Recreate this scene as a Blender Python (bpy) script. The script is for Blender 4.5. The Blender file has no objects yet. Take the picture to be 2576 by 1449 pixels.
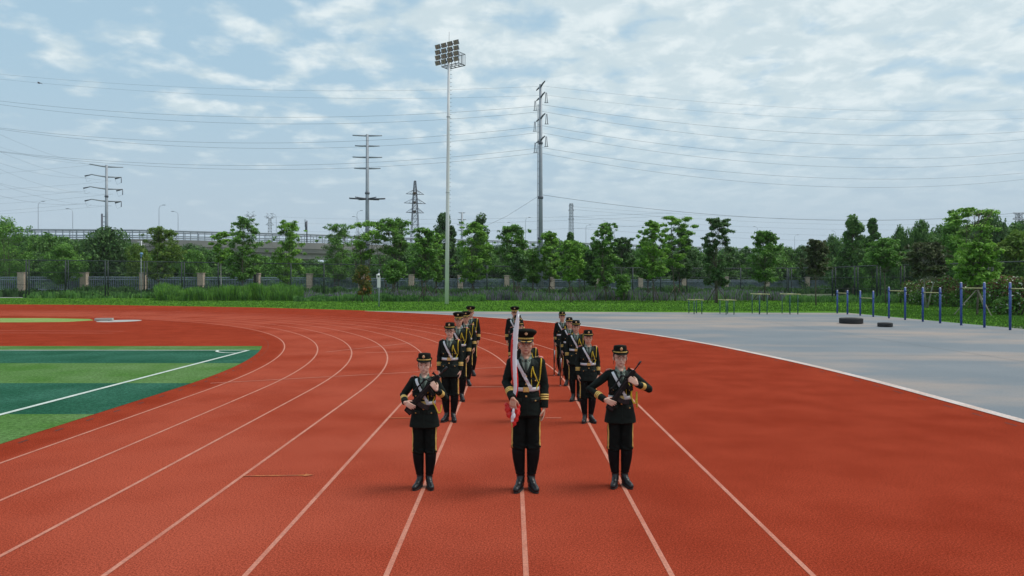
import bpy, math, random
import numpy as np
from math import sin, cos, pi, radians, sqrt, atan2
from mathutils import Vector, Matrix
from mathutils.bvhtree import BVHTree

# ------------------------------------------------------------------ camera
SC = bpy.context.scene
COL = SC.collection
HC = 2.5            # camera height
F = 1786.0          # focal length in units of a 2576 px wide picture
CX, HY = 1288.0, 709.0
cd = bpy.data.cameras.new("camera"); cam = bpy.data.objects.new("camera", cd); COL.objects.link(cam)
cam.location = (0, 0, HC); cam.rotation_euler = (pi/2, 0, 0)
cd.sensor_width = 36; cd.lens = 36*F/2576; cd.shift_y = -15.5/2576
cd.clip_start = 0.1; cd.clip_end = 6000
SC.camera = cam

# ------------------------------------------------------------------ world, sun, exposure
SUN_EL, SUN_AZ = radians(62), radians(80)     # azimuth clockwise from +Y
w = bpy.data.worlds.new("World"); SC.world = w; w.use_nodes = True
nt = w.node_tree; N = nt.nodes; L = nt.links; N.clear()
def nd(t, **k):
    n = N.new(t)
    for a, b in k.items(): setattr(n, a, b)
    return n
sky = nd('ShaderNodeTexSky'); sky.sky_type = 'NISHITA'; sky.sun_disc = False
sky.sun_elevation = SUN_EL; sky.sun_rotation = SUN_AZ; sky.air_density = 1.2; sky.dust_density = 2.0; sky.ozone_density = 1.5
tc = nd('ShaderNodeTexCoord'); sep = nd('ShaderNodeSeparateXYZ'); L.new(tc.outputs['Generated'], sep.inputs[0])
def mth(op, a, b=None, c=None):
    n = nd('ShaderNodeMath', operation=op)
    for i, x in enumerate((a, b, c)):
        if x is None: continue
        if isinstance(x, (int, float)): n.inputs[i].default_value = x
        else: L.new(x, n.inputs[i])
    return n.outputs[0]
zz = mth('ADD', mth('MAXIMUM', sep.outputs[2], 0.0), 0.16)
cmb = nd('ShaderNodeCombineXYZ')
L.new(mth('DIVIDE', sep.outputs[0], zz), cmb.inputs[0]); L.new(mth('DIVIDE', sep.outputs[1], zz), cmb.inputs[1])
def noise(scale, detail, rough, vec, off=0.0, dist=0.0):
    m = nd('ShaderNodeMapping'); m.inputs['Location'].default_value = (off, off*0.7, off*0.3); L.new(vec, m.inputs[0])
    n = nd('ShaderNodeTexNoise'); n.inputs['Scale'].default_value = scale; n.inputs['Detail'].default_value = detail
    n.inputs['Roughness'].default_value = rough; n.inputs['Distortion'].default_value = dist
    L.new(m.outputs[0], n.inputs['Vector']); return n.outputs['Fac']
def ramp(x, a, b):
    n = nd('ShaderNodeMapRange'); n.inputs[1].default_value = a; n.inputs[2].default_value = b
    n.interpolation_type = 'SMOOTHSTEP'; L.new(x, n.inputs[0]); return n.outputs[0]
def mixc(f, a, b):
    n = nd('ShaderNodeMix', data_type='RGBA')
    if isinstance(f, (int, float)): n.inputs[0].default_value = f
    else: L.new(f, n.inputs[0])
    for i, x in ((6, a), (7, b)):
        if isinstance(x, tuple): n.inputs[i].default_value = (*x, 1)
        else: L.new(x, n.inputs[i])
    return n.outputs[2]
K = 10.0
blue = tuple(K*c for c in (0.365, 0.53, 0.635)); hor = tuple(K*c for c in (0.385, 0.475, 0.555))
cl_hi = tuple(K*c for c in (0.665, 0.73, 0.745)); cl_lo = tuple(K*c for c in (0.505, 0.60, 0.64))
base = mixc(0.25, blue, sky.outputs[0])
base = mixc(ramp(sep.outputs[2], 0.30, 0.02), base, hor)
big = noise(1.3, 3, 0.5, cmb.outputs[0], 3.1)
puff = noise(6.5, 7, 0.50, cmb.outputs[0], 4.7, 0.12)
fine = noise(9.0, 8, 0.6, cmb.outputs[0], 6.2, 0.3)
side = ramp(sep.outputs[0], -0.42, 0.25)           # more cover to the right
cov = mth('ADD', mth('ADD', mth('MULTIPLY', puff, 0.95), mth('MULTIPLY', big, 0.25)), mth('ADD', mth('MULTIPLY', side, 0.22), mth('MULTIPLY', ramp(sep.outputs[2], 0.16, 0.40), 0.09)))
cf = mth('MULTIPLY', ramp(cov, 0.60, 0.84), mth('MULTIPLY', ramp(sep.outputs[2], 0.04, 0.26), 0.92))
shade = mixc(ramp(mth('ADD', mth('MULTIPLY', fine, 0.75), mth('MULTIPLY', puff, 0.3)), 0.46, 0.68), cl_lo, cl_hi)
final = mixc(cf, base, shade)
bg = nd('ShaderNodeBackground'); bg.inputs['Strength'].default_value = 0.1; L.new(final, bg.inputs[0])
wo = nd('ShaderNodeOutputWorld'); L.new(bg.outputs[0], wo.inputs[0])

sl = bpy.data.lights.new("sun", 'SUN'); sun = bpy.data.objects.new("sun", sl); COL.objects.link(sun)
sl.energy = 2.0; sl.angle = radians(25); sl.color = (1.0, 0.95, 0.88)
sun.rotation_euler = Vector((-sin(SUN_AZ)*cos(SUN_EL), -cos(SUN_AZ)*cos(SUN_EL), -sin(SUN_EL))).to_track_quat('-Z', 'Y').to_euler()
SC.view_settings.view_transform = 'Standard'; SC.view_settings.look = 'None'
SC.view_settings.exposure = 0.3; SC.view_settings.gamma = 1
SC.cycles.max_bounces = 6; SC.cycles.transparent_max_bounces = 16; SC.cycles.volume_bounces = 0

# ------------------------------------------------------------------ pixel -> world helpers (used to read sizes off the photo)
def G(px, py):      # ground point
    k = HC/(py-HY); return ((px-CX)*k, F*k)
def U(px, py, d):   # point at distance d
    return Vector(((px-CX)/F*d, d, HC-(py-HY)/F*d))

# ------------------------------------------------------------------ mesh helpers
class MB:
    def __init__(s): s.v = []; s.f = []; s.m = []
    def add(s, V, Fc, mi=0):
        o = len(s.v); s.v += [tuple(p) for p in V]; s.f += [tuple(i+o for i in f) for f in Fc]; s.m += [mi]*len(Fc); return s
    def box(s, c, sz, R=None, mi=0):
        h = [a/2 for a in sz]
        V = [Vector((x*h[0], y*h[1], z*h[2])) for x in (-1, 1) for y in (-1, 1) for z in (-1, 1)]
        if R is not None: V = [R @ p for p in V]
        c = Vector(c)
        return s.add([p+c for p in V], [(0,1,3,2),(4,6,7,5),(0,4,5,1),(2,3,7,6),(0,2,6,4),(1,5,7,3)], mi)
    def loft(s, rings, mi=0, caps=True, close=True):
        n = len(rings[0]); V = [p for r in rings for p in r]; Fc = []
        for i in range(len(rings)-1):
            for j in range(n if close else n-1):
                k = (j+1) % n; Fc.append((i*n+j, i*n+k, (i+1)*n+k, (i+1)*n+j))
        if caps and close:
            Fc.append(tuple(reversed(range(n)))); Fc.append(tuple(range((len(rings)-1)*n, len(rings)*n)))
        return s.add(V, Fc, mi)
    def tube(s, pts, r, n=8, mi=0, round_=False, flat=1.0):
        pts = [Vector(p) for p in pts]
        if not isinstance(r, (list, tuple)): r = [r]*len(pts)
        r = list(r)
        if round_:
            d0 = (pts[0]-pts[1]).normalized(); d1 = (pts[-1]-pts[-2]).normalized()
            a, b = pts[0], pts[-1]; ra, rb = r[0], r[-1]
            pts = [a+d0*ra*k for k in (0.98, 0.8, 0.45)] + pts + [b+d1*rb*k for k in (0.45, 0.8, 0.98)]
            r = [ra*0.2, ra*0.6, ra*0.89] + r + [rb*0.89, rb*0.6, rb*0.2]
        rings = []; prev = None
        for i, p in enumerate(pts):
            t = (pts[min(i+1, len(pts)-1)]-pts[max(i-1, 0)]).normalized()
            if prev is None:
                a = t.cross(Vector((0, 1, 0)) if abs(t.y) < 0.9 else Vector((1, 0, 0))).normalized()
            else: a = (prev - t*prev.dot(t)).normalized()
            prev = a; b = t.cross(a)
            rings.append([p+a*(r[i]*cos(2*pi*k/n))+b*(r[i]*flat*sin(2*pi*k/n)) for k in range(n)])
        return s.loft(rings, mi)
    def ell(s, c, r, R=None, nu=14, nv=9, mi=0):
        c = Vector(c); rings = []
        for i in range(1, nv):
            a = pi*i/nv - pi/2
            ring = [Vector((r[0]*cos(a)*cos(2*pi*k/nu), r[1]*cos(a)*sin(2*pi*k/nu), r[2]*sin(a))) for k in range(nu)]
            if R is not None: ring = [R @ p for p in ring]
            rings.append([p+c for p in ring])
        n = nu; V = [p for q in rings for p in q]; Fc = []
        for i in range(len(rings)-1):
            for j in range(n): k = (j+1) % n; Fc.append((i*n+j, i*n+k, (i+1)*n+k, (i+1)*n+j))
        bot = Vector((0, 0, -r[2])); top = Vector((0, 0, r[2]))
        if R is not None: bot, top = R @ bot, R @ top
        V += [bot+c, top+c]; b = len(V)-2; o = (len(rings)-1)*n
        for j in range(n):
            k = (j+1) % n; Fc.append((b, k, j)); Fc.append((b+1, o+j, o+k))
        return s.add(V, Fc, mi)
    def lathe(s, prof, n=24, c=(0,0,0), mi=0, sx=1, sy=1):
        return s.loft([[(c[0]+r*sx*cos(2*pi*k/n), c[1]+r*sy*sin(2*pi*k/n), c[2]+z) for k in range(n)] for r, z in prof], mi)
    def merge(s, me, mi=0):
        s.add([v.co.copy() for v in me.vertices], [tuple(p.vertices) for p in me.polygons], mi); return s
    def mesh(s, name, mats, smooth=True):
        me = bpy.data.meshes.new(name); me.from_pydata(s.v, [], s.f)
        for m in (mats if isinstance(mats, (list, tuple)) else [mats]): me.materials.append(m)
        me.polygons.foreach_set('material_index', s.m)
        me.polygons.foreach_set('use_smooth', [smooth]*len(s.f)); me.update(); return me
    def obj(s, name, mats, parent=None, smooth=True, loc=None):
        return link(name, s.mesh(name, mats, smooth), parent, loc)
def link(name, data, parent=None, loc=None):
    o = bpy.data.objects.new(name, data); COL.objects.link(o)
    if parent is not None: o.parent = parent
    if loc is not None: o.location = loc
    return o
def tag(o, label=None, cat=None, group=None, kind=None):
    if label: o['label'] = label
    if cat: o['category'] = cat
    if group: o['group'] = group
    if kind: o['kind'] = kind
    return o
def empty(name, loc, label, cat, group=None, rz=0):
    o = link(name, None, None, loc); o.rotation_euler = (0, 0, rz); return tag(o, label, cat, group)
def voxel(mb, size, smooth=2):
    me = mb.mesh('tmp', []); o = bpy.data.objects.new('tmp', me); COL.objects.link(o)
    m = o.modifiers.new('r', 'REMESH'); m.mode = 'VOXEL'; m.voxel_size = size
    if smooth:
        q = o.modifiers.new('s', 'SMOOTH'); q.factor = 0.5; q.iterations = smooth
    dg = bpy.context.evaluated_depsgraph_get(); dg.update()
    out = bpy.data.meshes.new_from_object(o.evaluated_get(dg))
    bpy.data.objects.remove(o); bpy.data.meshes.remove(me); return out
def bvh(mb): return BVHTree.FromPolygons([Vector(p) for p in mb.v], mb.f)
def bvh_me(me): return BVHTree.FromPolygons([v.co.copy() for v in me.vertices], [tuple(p.vertices) for p in me.polygons])
def finish(me, mats, smooth=True):
    me.materials.clear()
    for m in mats: me.materials.append(m)
    me.polygons.foreach_set('use_smooth', [smooth]*len(me.polygons)); return me

# ------------------------------------------------------------------ materials
def mat(name, c, rough=0.6, c2=None, scale=8.0, detail=4, bump=0.0, bscale=60.0, metal=0.0, spec=None, lo=0.35, hi=0.65, coord='Object', stretch=None):
    m = bpy.data.materials.new(name); m.use_nodes = True; t = m.node_tree; n = t.nodes; l = t.links
    b = n['Principled BSDF']; b.inputs['Base Color'].default_value = (*c, 1); b.inputs['Roughness'].default_value = rough
    b.inputs['Metallic'].default_value = metal
    if spec is not None: b.inputs['Specular IOR Level'].default_value = spec
    tcn = n.new('ShaderNodeTexCoord'); src = tcn.outputs[coord]
    if stretch:
        mp = n.new('ShaderNodeMapping'); mp.inputs['Scale'].default_value = stretch; l.new(src, mp.inputs[0]); src = mp.outputs[0]
    if c2 is not None:
        x = n.new('ShaderNodeTexNoise'); x.inputs['Scale'].default_value = scale; x.inputs['Detail'].default_value = detail; l.new(src, x.inputs['Vector'])
        r = n.new('ShaderNodeMapRange'); r.inputs[1].default_value = lo; r.inputs[2].default_value = hi; l.new(x.outputs['Fac'], r.inputs[0])
        mx = n.new('ShaderNodeMix'); mx.data_type = 'RGBA'; l.new(r.outputs[0], mx.inputs[0])
        mx.inputs[6].default_value = (*c, 1); mx.inputs[7].default_value = (*c2, 1); l.new(mx.outputs[2], b.inputs['Base Color'])
    if bump:
        y = n.new('ShaderNodeTexNoise'); y.inputs['Scale'].default_value = bscale; y.inputs['Detail'].default_value = 3; l.new(src, y.inputs['Vector'])
        bp = n.new('ShaderNodeBump'); bp.inputs['Strength'].default_value = bump; bp.inputs['Distance'].default_value = 0.02
        l.new(y.outputs['Fac'], bp.inputs['Height']); l.new(bp.outputs[0], b.inputs['Normal'])
    return m
def speckle(m, amount, scale, dark=0.6):
    """multiply the base colour by a fine grain"""
    t = m.node_tree; n = t.nodes; l = t.links; b = n['Principled BSDF']; s = b.inputs['Base Color']
    g = n.new('ShaderNodeNewGeometry')
    x = n.new('ShaderNodeTexNoise'); x.inputs['Scale'].default_value = scale; x.inputs['Detail'].default_value = 2; l.new(g.outputs['Position'], x.inputs['Vector'])
    r = n.new('ShaderNodeMapRange'); r.inputs[1].default_value = 0.3; r.inputs[2].default_value = 0.7
    r.inputs[3].default_value = dark; r.inputs[4].default_value = 2-dark; l.new(x.outputs['Fac'], r.inputs[0])
    mx = n.new('ShaderNodeMix'); mx.data_type = 'RGBA'; mx.blend_type = 'MULTIPLY'; mx.inputs[0].default_value = amount
    if s.is_linked: l.new(s.links[0].from_socket, mx.inputs[6])
    else: mx.inputs[6].default_value = s.default_value[:]
    cc = n.new('ShaderNodeCombineColor')
    for i in range(3): l.new(r.outputs[0], cc.inputs[i])
    l.new(cc.outputs[0], mx.inputs[7]); l.new(mx.outputs[2], s); return m
def leafmat(name, a, b, c):
    m = bpy.data.materials.new(name); m.use_nodes = True; t = m.node_tree; n = t.nodes; l = t.links
    bs = n['Principled BSDF']; bs.inputs['Roughness'].default_value = 0.55; bs.inputs['Specular IOR Level'].default_value = 0.25
    g = n.new('ShaderNodeNewGeometry')
    cr = n.new('ShaderNodeValToRGB'); e = cr.color_ramp.elements
    e[0].color = (*a, 1); e[0].position = 0.1; e[1].color = (*c, 1); e[1].position = 1.0
    q = e.new(0.6); q.color = (*b, 1)
    x = n.new('ShaderNodeTexNoise'); x.inputs['Scale'].default_value = 0.9; l.new(g.outputs['Position'], x.inputs['Vector'])
    ad = n.new('ShaderNodeMath'); ad.operation = 'MULTIPLY_ADD'; l.new(g.outputs['Random Per Island'], ad.inputs[0]); ad.inputs[1].default_value = 0.55
    sb = n.new('ShaderNodeMapRange'); sb.inputs[1].default_value = 0.35; sb.inputs[2].default_value = 0.65; sb.inputs[4].default_value = 0.45
    l.new(x.outputs['Fac'], sb.inputs[0]); l.new(sb.outputs[0], ad.inputs[2]); l.new(ad.outputs[0], cr.inputs[0])
    l.new(cr.outputs[0], bs.inputs['Base Color'])
    tr = n.new('ShaderNodeBsdfTranslucent'); l.new(cr.outputs[0], tr.inputs[0])
    ms = n.new('ShaderNodeMixShader'); ms.inputs[0].default_value = 0.3
    l.new(bs.outputs[0], ms.inputs[1]); l.new(tr.outputs[0], ms.inputs[2]); l.new(ms.outputs[0], n['Material Output'].inputs[0]); return m

TRACK_C = (-43.6, 16.3)     # centre of the bend
def track_material():
    m = mat('track_rubber', (0.220, 0.031, 0.015), 0.9, (0.268, 0.042, 0.021), 0.9, 8, bump=0.15, bscale=120, coord='Object', spec=0.0)
    n = m.node_tree.nodes; l = m.node_tree.links; b = n['Principled BSDF']; src = b.inputs['Base Color'].links[0].from_socket
    g = n.new('ShaderNodeNewGeometry'); se = n.new('ShaderNodeSeparateXYZ'); l.new(g.outputs['Position'], se.inputs[0])
    def M(op, a, bb=None):
        k = n.new('ShaderNodeMath'); k.operation = op
        for i, x in enumerate((a, bb)):
            if x is None: continue
            if isinstance(x, (int, float)): k.inputs[i].default_value = x
            else: l.new(x, k.inputs[i])
        return k.outputs[0]
    dx = M('SUBTRACT', se.outputs[0], TRACK_C[0]); dy = M('MAXIMUM', M('SUBTRACT', se.outputs[1], TRACK_C[1]), 0.0)
    r = M('SQRT', M('ADD', M('MULTIPLY', dx, dx), M('MULTIPLY', dy, dy)))
    def sm(x, a, bb):
        k = n.new('ShaderNodeMapRange'); k.interpolation_type = 'SMOOTHSTEP'; k.inputs[1].default_value = a; k.inputs[2].default_value = bb; l.new(x, k.inputs[0]); return k.outputs[0]
    worn = M('MULTIPLY', sm(r, 36.3, 36.7), sm(r, 46.5, 41.5))
    x = n.new('ShaderNodeTexNoise'); x.inputs['Scale'].default_value = 0.35; x.inputs['Detail'].default_value = 4; l.new(g.outputs['Position'], x.inputs['Vector'])
    worn = M('MULTIPLY', worn, M('MULTIPLY', sm(x.outputs['Fac'], 0.15, 0.7), 0.62))
    mx = n.new('ShaderNodeMix'); mx.data_type = 'RGBA'; l.new(worn, mx.inputs[0]); l.new(src, mx.inputs[6]); mx.inputs[7].default_value = (0.385, 0.088, 0.054, 1)
    # sun-bleached dust patches
    y = n.new('ShaderNodeTexNoise'); y.inputs['Scale'].default_value = 0.12; y.inputs['Detail'].default_value = 5; l.new(g.outputs['Position'], y.inputs['Vector'])
    m2 = n.new('ShaderNodeMix'); m2.data_type = 'RGBA'; l.new(M('MULTIPLY', sm(y.outputs['Fac'], 0.45, 0.7), 0.25), m2.inputs[0])
    l.new(mx.outputs[2], m2.inputs[6]); m2.inputs[7].default_value = (0.34, 0.058, 0.029, 1)
    l.new(m2.outputs[2], b.inputs['Base Color'])
    speckle(m, 1.0, 55, 0.60); speckle(m, 1.0, 130, 0.45); return m
MT = {}
MT['track'] = track_material()
MT['lawn'] = speckle(mat('lawn_grass', (0.065, 0.165, 0.018), 0.9, (0.10, 0.215, 0.028), 0.5, 6, bump=0.6, bscale=20, coord='Object', spec=0.0), 1, 9, 0.55)
MT['ground'] = speckle(mat('far_ground', (0.05, 0.09, 0.03), 0.95, (0.09, 0.11, 0.05), 0.05, 6, coord='Object'), 1, 4, 0.6)
def court_material():
    m = mat('court_concrete', (0.122, 0.147, 0.172), 0.75, (0.155, 0.174, 0.195), 0.25, 5, coord='Object', stretch=(1, 1.2, 1))
    n = m.node_tree.nodes; l = m.node_tree.links; b = n['Principled BSDF']; src = b.inputs['Base Color'].links[0].from_socket
    g = n.new('ShaderNodeNewGeometry'); mp = n.new('ShaderNodeMapping'); mp.inputs['Scale'].default_value = (0.08, 0.16, 1); mp.inputs['Rotation'].default_value = (0, 0, 0.5)
    l.new(g.outputs['Position'], mp.inputs[0])
    x = n.new('ShaderNodeTexNoise'); x.inputs['Scale'].default_value = 1.0; x.inputs['Detail'].default_value = 8; x.inputs['Roughness'].default_value = 0.6; l.new(mp.outputs[0], x.inputs['Vector'])
    r = n.new('ShaderNodeMapRange'); r.inputs[1].default_value = 0.45; r.inputs[2].default_value = 0.62; r.inputs[4].default_value = 0.62; l.new(x.outputs['Fac'], r.inputs[0])
    mx = n.new('ShaderNodeMix'); mx.data_type = 'RGBA'; l.new(r.outputs[0], mx.inputs[0]); l.new(src, mx.inputs[6]); mx.inputs[7].default_value = (0.36, 0.265, 0.205, 1)
    l.new(mx.outputs[2], b.inputs['Base Color']); return speckle(m, 1, 30, 0.85)
MT['court'] = court_material()
def turf(name, a, b): return speckle(speckle(mat(name, a, 0.8, b, 0.6, 5, bump=0.4, bscale=60, coord='Object', spec=0.0), 1, 14, 0.68), 1, 60, 0.6)
MT['turf_dark'] = turf('turf_dark', (0.020, 0.082, 0.050), (0.036, 0.118, 0.080))
MT['turf_light'] = turf('turf_light', (0.066, 0.152, 0.038), (0.105, 0.190, 0.072))
MT['patch'] = speckle(mat('throwing_grass', (0.13, 0.25, 0.03), 0.9, (0.22, 0.27, 0.06), 0.6, 5, coord='Object'), 1, 10, 0.6)
MT['lane'] = speckle(mat('lane_paint', (0.47, 0.185, 0.125), 0.8, (0.41, 0.13, 0.08), 3.0, 5, coord='Object'), 1, 40, 0.75)
MT['lane_faint'] = speckle(mat('faint_paint', (0.50, 0.19, 0.13), 0.8, (0.42, 0.13, 0.08), 3.0, 5, coord='Object'), 1, 40, 0.75)
MT['yellow_paint'] = speckle(mat('yellow_paint', (0.42, 0.14, 0.03), 0.8, (0.34, 0.07, 0.025), 5, 4, coord='Object'), 1, 30, 0.7)
MT['white_line'] = speckle(mat('white_paint', (0.56, 0.60, 0.56), 0.7, (0.42, 0.50, 0.44), 3, 5, coord='Object'), 1, 40, 0.8)
MT['kerb'] = speckle(mat('kerb_paint', (0.55, 0.46, 0.43), 0.7, (0.46, 0.34, 0.29), 0.8, 5, coord='Object'), 1, 20, 0.8)
MT['drain'] = mat('drain_slot', (0.03, 0.012, 0.01), 0.9)
MT['concrete'] = mat('pale_concrete', (0.42, 0.40, 0.37), 0.8, (0.32, 0.31, 0.29), 0.7, 5)
MT['path'] = mat('grey_path', (0.34, 0.35, 0.36), 0.85, (0.27, 0.28, 0.28), 0.3, 4)
MT['steel'] = mat('galvanised_steel', (0.31, 0.35, 0.39), 0.55, (0.27, 0.30, 0.34), 0.6, 4, metal=0.2)
MT['steel_dark'] = mat('dark_steel', (0.09, 0.10, 0.13), 0.6, (0.14, 0.15, 0.18), 2, 3)
MT['mast'] = mat('white_mast_paint', (0.76, 0.76, 0.77), 0.45, (0.68, 0.69, 0.71), 0.5, 3)
MT['wire'] = mat('wire', (0.10, 0.11, 0.13), 0.6)
MT['fence'] = mat('fence_green_metal', (0.028, 0.040, 0.042), 0.6)
MT['rail'] = mat('railing_blue_grey', (0.20, 0.26, 0.33), 0.6, (0.14, 0.19, 0.24), 1.0, 3)
MT['pillar'] = mat('stone_pillar', (0.52, 0.41, 0.32), 0.85, (0.42, 0.33, 0.26), 3.0, 5, bump=0.3, bscale=10)
MT['bark'] = mat('bark', (0.16, 0.13, 0.10), 0.9, (0.09, 0.075, 0.06), 4, 4, bump=0.4, bscale=20)
MT['lime'] = mat('limewashed_bark', (0.38, 0.36, 0.33), 0.9, (0.25, 0.23, 0.2), 4, 4)
MT['stake'] = mat('stake_wood', (0.065, 0.05, 0.04), 0.9, (0.10, 0.08, 0.06), 4, 3)
MT['stake_pale'] = mat('pale_stake', (0.42, 0.36, 0.29), 0.9, (0.3, 0.26, 0.2), 4, 3)
MT['leaf_fresh'] = leafmat('leaf_fresh', (0.080, 0.176, 0.024), (0.192, 0.407, 0.047), (0.351, 0.570, 0.108))
MT['leaf_mid'] = leafmat('leaf_mid', (0.056, 0.136, 0.024), (0.135, 0.312, 0.047), (0.255, 0.447, 0.095))
MT['leaf_dark'] = leafmat('leaf_dark', (0.030, 0.072, 0.020), (0.080, 0.179, 0.048), (0.157, 0.286, 0.086))
MT['leaf_wood'] = leafmat('leaf_wood', (0.040, 0.105, 0.024), (0.101, 0.237, 0.047), (0.202, 0.357, 0.080))
MT['leaf_yellow'] = leafmat('leaf_yellow', (0.055, 0.12, 0.015), (0.14, 0.25, 0.035), (0.27, 0.36, 0.08))
MT['leaf_brown'] = leafmat('leaf_brown', (0.035, 0.055, 0.02), (0.085, 0.115, 0.04), (0.17, 0.18, 0.09))
MT['leaf_red'] = leafmat('leaf_red', (0.045, 0.055, 0.02), (0.17, 0.09, 0.05), (0.36, 0.14, 0.09))
MT['leaf_rust'] = leafmat('leaf_rust', (.05, .11, .02), (.14, .17, .03), (.42, .13, .05))
MT['petal'] = mat('white_petals', (0.62, 0.62, 0.52), 0.8)
MT['weed'] = leafmat('weed_green', (0.043, 0.119, 0.030), (0.119, 0.270, 0.065), (0.238, 0.432, 0.108))
MT['weed_bright'] = leafmat('weed_bright', (0.058, 0.143, 0.026), (0.143, 0.325, 0.039), (0.247, 0.468, 0.078))
MT['lawn_blade'] = leafmat('lawn_blade', (0.042, 0.108, 0.012), (0.084, 0.198, 0.022), (0.132, 0.276, 0.042))
MT['lavender'] = leafmat('lavender', (0.112, 0.100, 0.125), (0.250, 0.213, 0.300), (0.413, 0.350, 0.475))
# ------------------------------------------------------------------ ground, track, court, field
def poly(name, pts, z, m, label=None, kind='structure', cat=None):
    me = bpy.data.meshes.new(name); me.from_pydata([(x, y, z) for x, y in pts], [], [tuple(range(len(pts)))])
    me.materials.append(m); o = link(name, me)
    if sum(pts[i][0]*pts[(i+1) % len(pts)][1]-pts[(i+1) % len(pts)][0]*pts[i][1] for i in range(len(pts))) < 0: me.flip_normals()
    return tag(o, label, cat, kind=kind)
S = 2500
poly('ground', [(-S, -60), (S, -60), (S, S), (-S, S)], -0.02, MT['ground'], 'dull green ground running to the horizon behind the fences', cat='ground')
left_edge = [(-150, 84)] + [G(0, 765.5), G(250, 767), G(420, 769.5), G(644, 773.3), G(869, 779.5), G(925, 781.5)]
court_far = [G(925, 781.5), G(1400, 784.5), G(1860, 786.6), G(2137, 787)]
lawn_far = [(60, 118), (20, 112), (-90, 112), (-170, 118)]
poly('lawn', [(-150, 70)] + [(-60, 60), (30, 40), (26.0, -4), (80, -4), (90, 100)] + lawn_far, -0.008, MT['lawn'], 'mown green lawn beyond the red track and the grey court', cat='lawn')
def arc(R, a0, a1, n): return [(TRACK_C[0]+R*cos(a0+(a1-a0)*i/n), TRACK_C[1]+R*sin(a0+(a1-a0)*i/n)) for i in range(n+1)]
def Rb(a): return 52.75 + 1.35*min(1, max(0, (a-0.15)/0.75))     # outer edge widens a little
outer = [(TRACK_C[0]+52.75, y) for y in (-6, 0, 6, 12)] + [(TRACK_C[0]+Rb(a)*cos(a), TRACK_C[1]+Rb(a)*sin(a)) for a in [i*0.02 for i in range(0, 49)]]
outer = [p for p in outer if p[0] > -13.6]
poly('track', [(-150, -6)] + outer + list(reversed(left_edge)), 0.0, MT['track'], 'worn red rubber running track curving away to the left', cat='running track')
poly('court', outer + court_far[1:] + [(27.0, 57.2), (27.0, -6)], 0.004, MT['court'], 'grey blue concrete exercise court with reddish dust stains', cat='court')
def ribbon(name, path, wd, z, m, label, cat, kind='structure', dash=None):
    mb = MB(); n = len(path); Lp = []; Rp = []
    for i in range(n):
        a = Vector((*path[max(0, i-1)], 0)); b = Vector((*path[min(n-1, i+1)], 0)); t = (b-a).normalized(); q = Vector((-t.y, t.x, 0))*wd/2
        c = Vector((*path[i], z)); Lp.append(c+q); Rp.append(c-q)
    for i in range(n-1):
        if dash and i % dash[0] >= dash[1]: continue
        mb.add([Rp[i], Rp[i+1], Lp[i+1], Lp[i]], [(0, 1, 2, 3)])
    return tag(mb.obj(name, m), label, cat, kind=kind)
def lane_path(R, a1=2.05, n=120): return [(TRACK_C[0]+R, y) for y in (-6, 0, 3, 6, 9, 12, 14)] + arc(R, 0, a1, n)
kerb = ribbon('kerb', outer, 0.24, 0.012, MT['kerb'], 'pale painted edging between the red track and the grey court', 'kerb')
for i, R in enumerate([36.55, 37.75, 38.94, 40.13, 41.33, 42.53, 43.72, 44.96, 46.16]):
    ribbon('lane_line', lane_path(R), 0.048, 0.004, MT['lane'], None, None)
names = ['innermost', 'second', 'third', 'fourth', 'fifth', 'sixth', 'seventh', 'eighth', 'outermost']
for o, nm in zip([o for o in COL.objects if o.name.startswith('lane_line')], names):
    tag(o, 'pale painted lane line, %s from the green field' % nm if nm not in ('innermost', 'outermost') else 'pale painted lane line, the %s one' % nm, 'lane line', 'lane lines on the track')
# drain slots along the kerb inside and along the outer edge
pin = [(TRACK_C[0]+35.95, y*0.22) for y in range(30, 74)] + arc(35.95, 0, 1.0, 200)
ribbon('drain_slots', pin, 0.035, 0.004, MT['drain'], 'short dark drain slots along the inner edge of the track', 'drain', dash=(4, 1))
pout = [(TRACK_C[0]+52.35, y*0.3) for y in range(20, 54)] + arc(52.35, 0, 0.75, 130)
ribbon('outer_drain_slots', pout, 0.03, 0.004, MT['drain'], 'short dark drain slots beside the pale outer edging', 'drain', dash=(3, 1))
def line(a, b, wd, m, label, n=2, nm='marking'):
    return ribbon(nm, [(a[0]+(b[0]-a[0])*i/n, a[1]+(b[1]-a[1])*i/n) for i in range(n+1)], wd, 0.008, m, label, 'marking')
line(G(529, 964.7), G(1268, 924), 0.05, MT['lane_faint'], 'thin pale line crossing four lanes behind the left soldiers')
line(G(1181, 973.7), G(1275, 973.5), 0.05, MT['lane_faint'], 'short pale cross line between the left and middle files')
line(G(820, 886), G(1035, 863), 0.06, MT['lane_faint'], 'faint cross line left of the rear soldiers')
line(G(920, 888), G(1050, 884), 0.06, MT['lane_faint'], 'faint short line in front of the left file')
line(G(975, 1052.3), G(1085, 1052.3), 0.04, MT['yellow_paint'], 'short yellow line beside the left front soldier')
line(G(-600, 829), G(312, 833.5), 0.07, MT['lane_faint'], 'faint pale run-up line beyond the green field')
line(G(-600, 836), G(285, 838.5), 0.07, MT['lane_faint'], 'second faint run-up line nearer the green field')
line(G(1372, 1052), G(1412, 1052), 0.04, MT['lane_faint'], 'very short pale line between middle and right files')
line(G(612, 1198.6), G(770, 1196.6), 0.035, MT['yellow_paint'], 'yellow arrow shaft painted across a lane at left front')
MT['joint'] = mat('court_joint', (.10, .11, .12), .9)
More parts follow.
